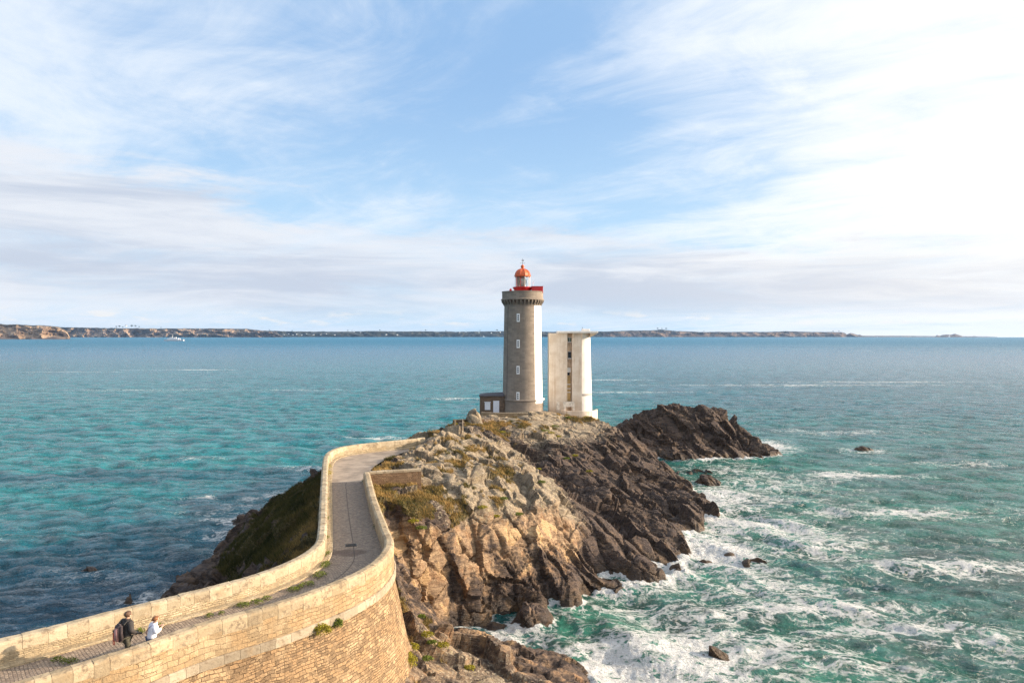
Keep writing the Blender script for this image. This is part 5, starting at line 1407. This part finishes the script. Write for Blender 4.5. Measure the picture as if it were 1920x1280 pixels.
mb = MB(); mb.box((-2, 0, 8.2), (44, 9, 6), taper=.96); mb.box((-6, 0, 12.6), (20, 8, 3.4), taper=.92); mb.build('superstructure', M['shipw'], shp)
mb = MB(); mb.box((-10, 0, 15.6), (9, 7.5, 2.8), taper=.9); br_ = mb.build('bridge', M['shipw'], shp)
mb = MB(); mb.box((-10, 0, 15.7), (9.15, 7.6, .9), taper=.95); mb.build('window_band', M['dark'], br_)
mb = MB(); mb.box((8, 0, 13.2), (5, 4, 5), taper=.8); mb.build('funnel', M['shipw'], shp)
mb = MB(); mb.tube([(-5, 0, 14), (-5, 0, 27)], [.7, .25], 6); mb.tube([(-5, -3, 21), (-5, 3, 21)], .2, 5); mb.tube([(-7.5, 0, 23), (-2.5, 0, 23)], .2, 5); mb.build('mast', M['shipw'], shp)
mb = MB(); mb.ball((-24, 0, 7.5), (2.2, 2.2, 1.8), 10, 6); mb.tube([(-25, 0, 8), (-30, 0, 8.8)], .3, 6); mb.build('deck_gun', M['shipw'], shp)
mb = MB(); mb.box((24, 0, 7), (4, 5, 3)); mb.tube([(20, 0, 8), (28, 0, 12)], .35, 6); mb.build('deck_crane', M['shipw'], shp)

def small_boat(px, py, s, lab, sail=False):
    d = F * H / (py - Y0)
    o = empty('sailboat' if sail else 'motor_boat', ((px - 960) / F * d, d, 0)); tag(o, lab, 'sailboat' if sail else 'boat')
    mb = MB(); vs = []
    for x, w_, zt_ in ((-9, 2, 3), (0, 2.6, 2.6), (6, 1.8, 3), (9, .1, 3.6)): vs += [(x, -w_ * .6, -.5), (x, -w_, zt_), (x, w_, zt_), (x, w_ * .6, -.5)]
    fs = [(3, 2, 1, 0), (12, 13, 14, 15)]
    for i in range(3):
        for k in range(4): fs.append((i * 4 + k, i * 4 + (k + 1) % 4, i * 4 + 4 + (k + 1) % 4, i * 4 + 4 + k))
    mb.add(vs, fs); mb.build('hull', M['shipw'] if not sail else M['white'], o)
    if sail:
        mb = MB(); mb.tube([(0, 0, 2), (0, 0, 26)], .2, 5); mb.build('mast', M['shipw'], o)
        mb = MB(); mb.add([(-.3, 0, 4), (-8, .3, 4), (-.3, 0, 25), (-.3, .12, 4), (-8, .42, 4), (-.3, .12, 25)], [(0, 1, 2), (5, 4, 3), (0, 3, 4, 1), (1, 4, 5, 2), (2, 5, 3, 0)]); mb.build('sail', M['white'], o)
        mb = MB(); mb.add([(.5, 0, 3.5), (8, 0, 3.5), (.5, 0, 22), (.5, .12, 3.5), (8, .12, 3.5), (.5, .12, 22)], [(0, 1, 2), (5, 4, 3), (0, 3, 4, 1), (1, 4, 5, 2), (2, 5, 3, 0)]); mb.build('sail', M['white'], o)
    else:
        mb = MB(); mb.box((-1, 0, 4.8), (9, 4, 4.4), taper=.85); mb.box((0, 0, 8), (4, 3, 2.4), taper=.8); mb.build('cabin', M['white'], o)
        mb = MB(); mb.tube([(0, 0, 8), (0, 0, 14)], .2, 5); mb.build('mast', M['shipw'], o)
    o.scale = (s, s, s)
small_boat(907, 631.9, 1.6, 'small white boat just left of the lighthouse on the far water')
small_boat(1780, 632.0, 1.2, 'white sailboat in front of the offshore rocks at right', True)
small_boat(1645, 632.2, 0.7, 'tiny boat on the horizon between the long cape and the offshore rocks')

# ------------------------------------------------------------------ plants
def shrub(px, py, z, n, rad, size, tones, label, name='shrub', d=None, seed=0, cat='shrub', group=None, loc=None):
    o = empty(name, loc if loc is not None else (PZ(px, py, z) if d is None else PD(px, py, d)))
    leaves('foliage', n, rad, size, tones, o, seed=seed, c=(0, 0, rad[2] * .3))
    mb = MB(); rs = random.Random(seed)
    for k in range(5):
        a = rs.random() * 6.28; mb.tube([(0, 0, -0.05), (math.cos(a) * rad[0] * .3, math.sin(a) * rad[1] * .3, rad[2] * .4), (math.cos(a) * rad[0] * .6, math.sin(a) * rad[1] * .6, rad[2] * .8)], [.012, .008, .004], 4)
    mb.build('stem', M['stem'], o)
    tag(o, label, cat, group); return o
M['stem'] = simple('stems', (0.13, 0.10, 0.05), 0.9)
YG = ((0.13, 0.12, 0.015), (0.42, 0.36, 0.04)); GG = ((0.06, 0.09, 0.015), (0.20, 0.24, 0.04)); DG = ((0.03, 0.05, 0.01), (0.10, 0.14, 0.03))
def on_wall(px, py, off, z):
    """place on the outer side of the near wall: ray against the offset line"""
    t = (px - 960) / F
    best = None
    Lo = RO + NR * off
    j = np.argmin(np.abs(Lo[:, 0] - t * Lo[:, 1]) + (np.abs(RO[:, 1] - 33) > 9) * 9)
    return (Lo[j, 0], Lo[j, 1], H - (py - Y0) * Lo[j, 1] / F)
shrub(0, 0, 0, 1500, (0.62, 0.35, 0.34), 0.035, YG, 'yellow-green cushion plant growing out of the wall below the string course', loc=on_wall(600, 1186, .16, 0), seed=3)
shrub(0, 0, 0, 800, (0.28, 0.25, 0.30), 0.035, GG, 'smaller rounder plant on the wall just right of the yellow-green cushion', loc=on_wall(628, 1173, .16, 0), seed=4)
shrub(0, 0, 0, 500, (0.18, 0.16, 0.28), 0.035, GG, 'small green plant low on the battered wall, left of the yellow bush', loc=(PD(714, 1270, 37.6)), seed=6)
shrub(0, 0, 0, 3000, (0.75, 0.7, 0.55), 0.045, YG, 'large bright yellow-green bush at the foot of the battered wall', loc=PD(757, 1245, 39.6), seed=5)
shrub(0, 0, 0, 900, (0.45, 0.4, 0.3), 0.04, YG, 'low yellow-green bush tucked where the wall meets the rock, above the large one', loc=PD(773, 1216, 41.8), seed=7)
G1 = 'weeds along the kerb of the path'
def kerb_weed(px, py, n, rad, tones, label, seed):
    p = PZ(px, py, ZP + .05); shrub(0, 0, 0, n, rad, 0.03, tones, label, name='weed', loc=p, seed=seed, cat='weed', group=G1)
kw = [(262, 1185, 160, (.25, .2, .15)), (300, 1175, 160, (.25, .2, .14)), (130, 1240, 220, (.4, .25, .12)), (108, 1236, 150, (.3, .2, .1)), (455, 1135, 260, (.35, .3, .14)), (480, 1130, 260, (.4, .3, .14)), (500, 1122, 150, (.3, .2, .12)), (562, 1101, 160, (.22, .2, .14)), (392, 1155, 120, (.2, .2, .12)), (415, 1150, 80, (.15, .15, .1)),
      (550, 1106, 250, (.35, .3, .14)), (577, 1096, 300, (.4, .3, .15)), (600, 1079, 420, (.4, .5, .18)), (610, 1060, 420, (.32, .6, .18)), (613, 1040, 300, (.25, .6, .16)), (612, 1010, 200, (.2, .6, .14)), (611, 975, 200, (.2, .9, .14)), (611, 940, 160, (.2, 1.0, .14)),
      (613, 893, 520, (.45, 1.6, .4)), (613, 880, 420, (.4, 1.2, .45)), (616, 862, 260, (.35, .9, .35)), (685, 902, 260, (.3, 1.4, .3)), (698, 945, 200, (.2, 1.4, .2)), (705, 985, 160, (.18, 1.0, .2))]
for k, (px, py, n, rad) in enumerate(kw):
    lab = 'weeds growing along the foot of the left parapet, where the path bends' if 540 < px < 625 and py > 1000 else 'taller yellowish weeds against the far end of the left parapet' if py < 900 and px < 625 else \
        'dark weeds along the inner foot of the right parapet' if px > 650 else 'thin strip of weeds along the straight part of the left kerb' if px > 600 else 'small tuft of weeds in the joint between kerb and path, in the lower left'
    kerb_weed(px, py, n, rad, YG if py < 900 and px < 650 else DG if px > 650 else GG, lab, 40 + k)


def land_z(x, y):
    V2 = HEAD[0]; k = np.argmin((V2[:, 0] - x) ** 2 + (V2[:, 1] - y) ** 2)
    m = ((V2[:, 0] - x) ** 2 + (V2[:, 1] - y) ** 2) < 0.12
    return float(V2[m, 2].max()) if m.any() else float(V2[k, 2])
def ray_land(px, py, d0=38, d1=125):
    d = np.arange(d0, d1, 0.15); X = (px - 960) / F * d; Z = H - (py - Y0) / F * d
    V2 = HEAD[0]
    # coarse grid of max heights
    i = ((X + 46) / 0.35).astype(int); j = ((d - 16) / 0.35).astype(int)
    hz = HG[np.clip(j, 0, HG.shape[0] - 1), np.clip(i, 0, HG.shape[1] - 1)]
    hit = np.where(Z <= hz)[0]
    if len(hit): return (X[hit[0]], d[hit[0]], hz[hit[0]])
    return None
HG = np.full((380, 320), -9.0)
ii = np.clip(((HEAD[0][:, 0] + 46) / 0.35).astype(int), 0, 319); jj = np.clip(((HEAD[0][:, 1] - 16) / 0.35).astype(int), 0, 379)
np.maximum.at(HG, (jj, ii), HEAD[0][:, 2])
tuf = [(1040, 800, .8, 'green'), (1022, 808, .7, 'green'), (1150, 784, .0, ''), (942, 812, .6, 'yellow'), (1033, 812, .7, 'yellow'), (1047, 818, .5, 'yellow'), (1105, 888, .5, 'yellow'), (1062, 862, .5, 'green'), (1078, 854, .5, 'yellow'), (1100, 782, .6, 'yellow'), (1065, 785, .5, 'green'),
       (972, 968, .5, 'green'), (905, 965, .5, 'yellow'), (943, 935, .5, 'green'), (930, 974, .4, 'yellow'), (775, 1009, .5, 'yellow'), (790, 1006, .5, 'green'), (1015, 905, .5, 'green'), (741, 905, .45, 'yellow'), (800, 1190, .5, 'yellow'), (830, 1210, .5, 'yellow'), (800, 1235, .4, 'green'), (880, 1252, .4, 'yellow'),
       (810, 1212, .35, 'green'), (790, 1165, .3, 'green'), (855, 795, .35, 'yellow'), (1010, 880, .4, 'yellow')]
for k, (px, py, s, cc_) in enumerate(tuf):
    if not cc_: continue
    h_ = ray_land(px, py)
    if h_ is None: continue
    where = 'on the flat foreground rock beside the battered wall' if py > 1150 else 'on the tan cliff below the grassy slope' if 990 < py < 1030 else 'on the rocky crest below the concrete tower' if py < 830 else 'on the craggy slope of the headland'
    shrub(0, 0, 0, 420, (s, s * .8, s * .35), 0.045, YG if cc_ == 'yellow' else GG, ('yellowish' if cc_ == 'yellow' else 'green') + ' low cushion plant growing ' + where, name='cushion_plant', loc=(h_[0], h_[1], h_[2] - .05), seed=90 + k, cat='plant', group='cushion plants on the rocks')

# grass blades over the grassy ground
def grass_blades():
    V2, Q, g = HEAD
    rs = np.random.default_rng(11)
    fc = V2[Q].mean(1); fg = g[Q].mean(1)
    e1 = V2[Q[:, 1]] - V2[Q[:, 0]]; e2 = V2[Q[:, 3]] - V2[Q[:, 0]]; nn = np.cross(e1, e2); nz = nn[:, 2] / (np.linalg.norm(nn, axis=1) + 1e-9)
    ok = (fg > 0.50) & (np.abs(nz) > 0.30) & (fc[:, 2] > 2.5) & (fc[:, 1] > 36)
    c0 = dist_line(fc[ok][:, 0], fc[ok][:, 1], CEN[::4]); ids = np.where(ok)[0]; ids = ids[c0 > 2.3]
    per = 5
    ids = np.repeat(ids, per)
    n = len(ids)
    if n > 130000: ids = rs.choice(ids, 130000, replace=False); n = 130000
    P = fc[ids] + rs.uniform(-0.09, 0.09, (n, 3)) * np.array([1, 1, 0.2])
    cl = 0.5 + 0.9 * (fbm(P, 0.6, 2, 5) + 0.3)
    hgt = rs.uniform(0.14, 0.42, n) * np.clip(cl, .3, 1.5)
    a = rs.uniform(0, 6.28, n); lean = rs.uniform(0.1, 0.9, n); la = R(200) + rs.normal(size=n) * 0.9
    wv = np.stack([np.cos(a), np.sin(a), np.zeros(n)], 1) * 0.028
    top = P + np.stack([np.cos(la) * lean * hgt, np.sin(la) * lean * hgt, hgt], 1)
    V = np.stack([P - wv - [0, 0, .03], P + wv - [0, 0, .03], top], 1).reshape(-1, 3)
    f = np.clip(0.5 + 1.3 * fbm(P, 0.5, 3, 77) + rs.normal(size=n) * .2, 0, 1)[:, None]
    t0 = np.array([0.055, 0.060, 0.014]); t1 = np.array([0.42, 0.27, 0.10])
    lf = np.clip((-14 - P[:, 0]) / 5, 0, 1)[:, None]; tt = (t0 * (1 - f) + t1 * f) * (1 - lf) + lf * (np.array([0.022, 0.030, 0.008]) * (1 - f) + np.array([0.10, 0.085, 0.026]) * f)  # left flank blades darker: the slope's shade painted into their tone
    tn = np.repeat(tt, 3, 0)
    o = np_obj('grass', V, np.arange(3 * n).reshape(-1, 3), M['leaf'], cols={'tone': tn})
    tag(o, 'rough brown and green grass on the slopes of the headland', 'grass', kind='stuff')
grass_blades()

# ------------------------------------------------------------------ people
def skin_mesh(name, joints, bones, mat, parent=None, sub=2, root=0):
    me = bpy.data.meshes.new(name)
    me.from_pydata([j[:3] for j in joints], bones, [])
    o = bpy.data.objects.new(name, me); COL.objects.link(o)
    o.modifiers.new('s', 'SKIN'); sv = me.skin_vertices[0].data
    for i, j in enumerate(joints):
        r = j[3]; sv[i].radius = r if isinstance(r, tuple) else (r, r); sv[i].use_root = (i == root)
    md = o.modifiers.new('u', 'SUBSURF'); md.levels = sub; md.render_levels = sub
    m2 = bpy.data.meshes.new_from_object(o.evaluated_get(C.evaluated_depsgraph_get()))
    bpy.data.objects.remove(o); m2.name = name; m2.materials.clear(); m2.materials.append(mat)
    for p in m2.polygons: p.use_smooth = True
    o = bpy.data.objects.new(name, m2); COL.objects.link(o)
    if parent: o.parent = parent
    return o


def hand(joints, bones, wrist_i, w, dirv, side):
    d = Vector(dirv).normalized(); up = Vector((0, 0, 1)); s = d.cross(up).normalized()
    if s.length < .1: s = Vector((1, 0, 0))
    palm = Vector(w) + d * 0.06
    pi = len(joints); joints.append((*palm, (0.030, 0.018))); bones.append((wrist_i, pi))
    curl = s.cross(d).normalized()
    for k, (off, ln_) in enumerate(((-.030, .060), (-.010, .072), (.010, .068), (.030, .052))):
        b0 = palm + s * off + d * .03; b1 = b0 + d * ln_ * .55 - up * .008; b2 = b1 + d * ln_ * .3 - up * .028
        i = len(joints)
        for q, rr in ((b0, .0095), (b1, .0088), (b2, .0075)): joints.append((*q, rr))
        bones += [(pi, i), (i, i + 1), (i + 1, i + 2)]
    t0 = palm + s * (.035 * -side) + d * (-.01); t1 = t0 + s * (.022 * -side) + d * .03
    i = len(joints); joints += [(*t0, .011), (*t1, .009)]; bones += [(pi, i), (i, i + 1)]


def person_scale(root, f): root.scale = (root.scale[0] * f, root.scale[1] * f, root.scale[2])


def person(name, loc, rz, scale, arms, skin, top_mat, leg_mat, hair_mat, shoe_mat, label, head_turn=0.0, hairlen=0.0, lean=0.0, head_fwd=0.02):
    root = empty(name, loc, rz); root.scale = (scale * 1.22, scale * 1.22, scale); tag(root, label, 'person')
    fy = lambda z: lean * max(0, z - 0.95)
    J = [(0, 0, .95, (.13, .10)), (0, fy(1.15), 1.15, (.12, .09)), (0, fy(1.38), 1.38, (.15, .10)), (0, fy(1.49) + .01, 1.49, (.06, .06)), (0, fy(1.55) + head_fwd, 1.56, (.06, .065)), (0, fy(1.62) + head_fwd + .01, 1.635, (.078, .095)), (0, fy(1.7) + head_fwd + .005, 1.70, (.075, .09)), (0, fy(1.75) + head_fwd, 1.755, (.045, .055))]
    B = [(0, 1), (1, 2), (2, 3), (3, 4), (4, 5), (5, 6), (6, 7)]
    legs = (((-.09, 0, .88), (-.10, .16, .50), (-.10, .02, .10), (-.11, .17, .045)), ((.09, 0, .88), (.10, .02, .48), (.10, -.24, .14), (.11, -.13, .04)))
    for lg in legs:
        i = len(J); J += [(*lg[0], .085), (*lg[1], .055), (*lg[2], .038), (*lg[3], (.04, .03))]; B += [(0, i), (i, i + 1), (i + 1, i + 2), (i + 2, i + 3)]
    AR = []
    for sd_, ar in zip((-1, 1), arms):
        sh = (sd_ * .17, fy(1.42), 1.43); i = len(J)
        J += [(*sh, .058), (*ar[0], .042), (*ar[1], .028)]; B += [(2, i), (i, i + 1), (i + 1, i + 2)]
        dv = Vector(ar[1]) - Vector(ar[0]); hand(J, B, i + 2, ar[1], dv, sd_); AR.append((sh, ar[0], ar[1]))
    skin_mesh('body', J, B, skin, root)
    # jacket
    J2 = [(0, 0, .86, (.19, .145)), (0, fy(1.0), 1.0, (.195, .15)), (0, fy(1.2), 1.2, (.195, .15)), (0, fy(1.38), 1.39, (.20, .14)), (0, fy(1.48), 1.485, (.08, .08))]
    B2 = [(0, 1), (1, 2), (2, 3), (3, 4)]
    for sd_, (a, b, c) in zip((-1, 1), AR):
        i = len(J2); m_ = tuple(b[q] + (c[q] - b[q]) * .92 for q in range(3))
        J2 += [(*a, .098), (*b, .084), (*m_, .06)]; B2 += [(3, i), (i, i + 1), (i + 1, i + 2)]
    jk = skin_mesh('jacket', J2, B2, top_mat, root)
    mb = MB(); mb.lathe([(.085, 1.46), (.095, 1.50), (.088, 1.54), (.07, 1.55)], c=(0, fy(1.5) + .005, 0), n=14, caps=False); mb.build('collar', top_mat, jk, smooth=True)
    J3 = [(0, 0, .93, (.15, .115))]; B3 = []
    for lg in legs:
        i = len(J3); J3 += [(*lg[0], .105), (*lg[1], .078), (lg[2][0], lg[2][1], lg[2][2] + .03, .062)]; B3 += [(0, i), (i, i + 1), (i + 1, i + 2)]
    skin_mesh('trousers', J3, B3, leg_mat, root)
    for lg in legs:
        x, y, z = lg[2]; tx, ty, tz_ = lg[3]
        skin_mesh('shoe', [(x, y - .03, z - .03, .045), (x, y + .03, z - .02, .046), (tx, ty, tz_, (.044, .034)), (tx, ty + .06, tz_, (.03, .022))], [(0, 1), (1, 2), (2, 3)], shoe_mat, root)
    hy = fy(1.68) + head_fwd
    mb = MB(); mb.ball((0, hy - .012, 1.70), (.096, .112, .108), 18, 12)
    vs = [v for v in mb.v]
    hr = mb.build('hair', hair_mat, root, smooth=True)
    for v in hr.data.vertices:
        if v.co.y > hy + .045 and v.co.z < 1.73: v.co.y = hy + .045; 
        n_ = 1 + 0.10 * math.sin(v.co.x * 90 + v.co.z * 40) * math.cos(v.co.y * 70); v.co.x *= n_; 
    if hairlen:
        mb = MB(); mb.ball((0, hy - .10, 1.70 - hairlen * .3), (.05, .045, .05), 12, 8); mb.build('hair_bun', hair_mat, hr, smooth=True)
    mb = MB()
    for s_ in (-1, 1): mb.ball((s_ * .034, hy + .082, 1.655), (.012, .008, .009), 8, 5)
    mb.build('eye', M['dark'], root)
    mb = MB(); mb.add([(-.012, hy + .09, 1.615), (.012, hy + .09, 1.615), (0, hy + .115, 1.618), (0, hy + .088, 1.66)], [(0, 1, 2), (0, 2, 3), (2, 1, 3), (0, 3, 1)]); mb.build('nose', skin, root)
    mb = MB(); mb.box((0, hy + .084, 1.592), (.05, .012, .010)); mb.build('mouth', simple('lips', (.45, .16, .13), .5), root)
    for s_ in (-1, 1):
        mb = MB(); mb.ball((s_ * .088, hy, 1.645), (.014, .025, .033), 8, 6); mb.build('ear', skin, root, smooth=True)
    return root
M['skin'] = simple('skin', (0.55, 0.33, 0.23), 0.5, 0.05)
M['jacketd'] = simple('dark_jacket', (0.030, 0.024, 0.022), 0.75, 0.35, 5, bump=.01)
M['jacketw'] = simple('white_jacket', (0.72, 0.72, 0.80), 0.7, 0.05, 6, bump=.01)
M['trouser'] = simple('olive_trousers', (0.075, 0.070, 0.050), 0.85, 0.3, 6)
M['jeans'] = simple('blue_jeans', (0.05, 0.07, 0.13), 0.85, 0.3, 6)
M['hair1'] = simple('brown_hair', (0.11, 0.055, 0.028), 0.6, 0.45, 30, bump=.01)
M['hair2'] = simple('auburn_hair', (0.22, 0.085, 0.025), 0.55, 0.45, 30, bump=.01)
M['shoe'] = simple('dark_shoes', (0.04, 0.035, 0.03), 0.7)
heading = R(-28)
p1 = PD(235, 1151, 27.75); p1 = (p1[0], p1[1], ZP + 0.02)
P1 = person('person', p1, heading, 1.13, (((-.30, -.06, 1.17), (-.26, .14, 1.02)), ((.31, -.02, 1.18), (.27, .18, 1.04))), M['skin'], M['jacketd'], M['trouser'], M['hair1'], M['shoe'],
            'person in a black jacket with brown hair walking away along the path, wearing a backpack', lean=.10)
# backpack
fr = Matrix.Translation(p1) @ Matrix.Rotation(heading, 4, 'Z') @ Matrix.Scale(1.13, 4)
bp = empty('backpack', fr @ Vector((0, -.2, 1.15)), heading); bp.scale = (1.3, 1.3, 1.25); tag(bp, 'dark backpack with a dusty pink panel on the back of the person in black', 'backpack')
mb = MB(); mb.box((0, -.03, 0), (.34, .20, .56), taper=.82); mb.build('bag', simple('bag_fabric', (0.045, 0.032, 0.035), .8, .2, 8), bp, bevel=.06, seg=3, smooth=True)
mb = MB(); mb.box((0.02, -.135, -.03), (.22, .06, .42), taper=.75); mb.build('panel', simple('dusty_pink_fabric', (0.42, 0.22, 0.20), .8, .15, 8), bp, bevel=.025, seg=2, smooth=True)
for s_ in (-1, 1):
    mb = MB(); mb.tube([(s_ * .12, .05, .24), (s_ * .13, .16, .33), (s_ * .14, .33, .24), (s_ * .15, .33, .02), (s_ * .14, .12, -.2)], .02, 6); mb.build('strap', M['shoe'], bp)
tri = empty('tripod', fr @ Vector((-.24, -.26, 0.80)), heading); tri.scale = (1.15,) * 3; tag(tri, 'folded bright red tripod strapped to the left side of the backpack', 'tripod')
M['redmetal'] = simple('red_metal', (0.62, 0.05, 0.02), .4, .1)
for k in range(3):
    a = k * 2.1; mb = MB(); mb.tube([(.028 * math.cos(a), .028 * math.sin(a), 0), (.022 * math.cos(a), .022 * math.sin(a), .30)], .017, 7); mb.tube([(.028 * math.cos(a), .028 * math.sin(a), -.12), (.028 * math.cos(a), .028 * math.sin(a), .02)], .013, 7); mb.build('leg', M['redmetal'], tri)
mb = MB(); mb.box((0, 0, .35), (.07, .06, .08)); mb.tube([(0, 0, .3), (0, 0, .42)], .018, 7); mb.build('head', M['shoe'], tri)
cmr = empty('camera', fr @ Vector((.36, .20, 1.05)), heading - R(50)); tag(cmr, 'black camera with long lens held at the hip of the person in black', 'camera')
mb = MB(); mb.box((0, 0, 0), (.15, .07, .10)); mb.box((0, 0, .065), (.06, .06, .04)); mb.build('housing', M['dark'], cmr, bevel=.012)
mb = MB(); mb.tube([(0, .03, 0), (0, .20, -.02)], [.036, .042], 12); mb.build('lens', M['shoe'], cmr)

p2 = PD(284, 1160, 28.0); p2 = (p2[0], p2[1], ZP + 0.02)
P2 = person('person', p2, heading - R(20), 0.955, (((-.29, .05, 1.19), (-.12, .27, 1.30)), ((.29, .06, 1.20), (.12, .27, 1.32))), M['skin'], M['jacketw'], M['jeans'], M['hair2'], M['shoe'],
            'person in a white jacket with auburn hair tied back, standing close to the near parapet', lean=.16, hairlen=.1)
person_scale(P2, 1.08)
fr2 = Matrix.Translation(p2) @ Matrix.Rotation(heading - R(20), 4, 'Z') @ Matrix.Diagonal((1.26, 1.26, .955, 1))
mb = MB(); mb.tube([(.12, .12, 1.46), (.09, 0, 1.49), (.02, -.10, 1.38), (-.10, -.13, 1.15), (-.18, -.08, 1.0), (-.2, .04, .92)], .012, 5)
stp = mb.build('bag_strap', simple('purple_strap', (0.16, 0.05, 0.14), .7)); stp.matrix_world = fr2; tag(stp, 'thin purple bag strap across the back of the white jacket', 'strap')

# ------------------------------------------------------------------ air
def haze():
    m = bpy.data.materials.new('haze'); m.use_nodes = True; m.node_tree.nodes.clear(); n = NT(m.node_tree)
    v = n.node('ShaderNodeVolumePrincipled', {'Color': (0.38, 0.62, 1.0), 'Density': 2.4e-5, 'Anisotropy': 0.2})
    out = n.node('ShaderNodeOutputMaterial'); n.l.new(v.outputs[0], out.inputs['Volume'])
    mb = MB(); mb.box((0, 0, 70), (19000, 19000, 150)); o = mb.build('haze', m); tag(o, kind='stuff', label='thin pale sea haze over the water', cat='haze')
    m.cycles.homogeneous_volume = True if hasattr(m.cycles, 'homogeneous_volume') else None
HAZE = True
if HAZE: haze()
SC.cycles.volume_bounces = 0
SC.cycles.max_bounces = 6; SC.cycles.transparent_max_bounces = 8
SC.cycles.use_denoising = True; SC.cycles.denoising_prefilter = 'NONE'; SC.cycles.sample_clamp_direct = 6
SC.cycles.sample_clamp_indirect = 6
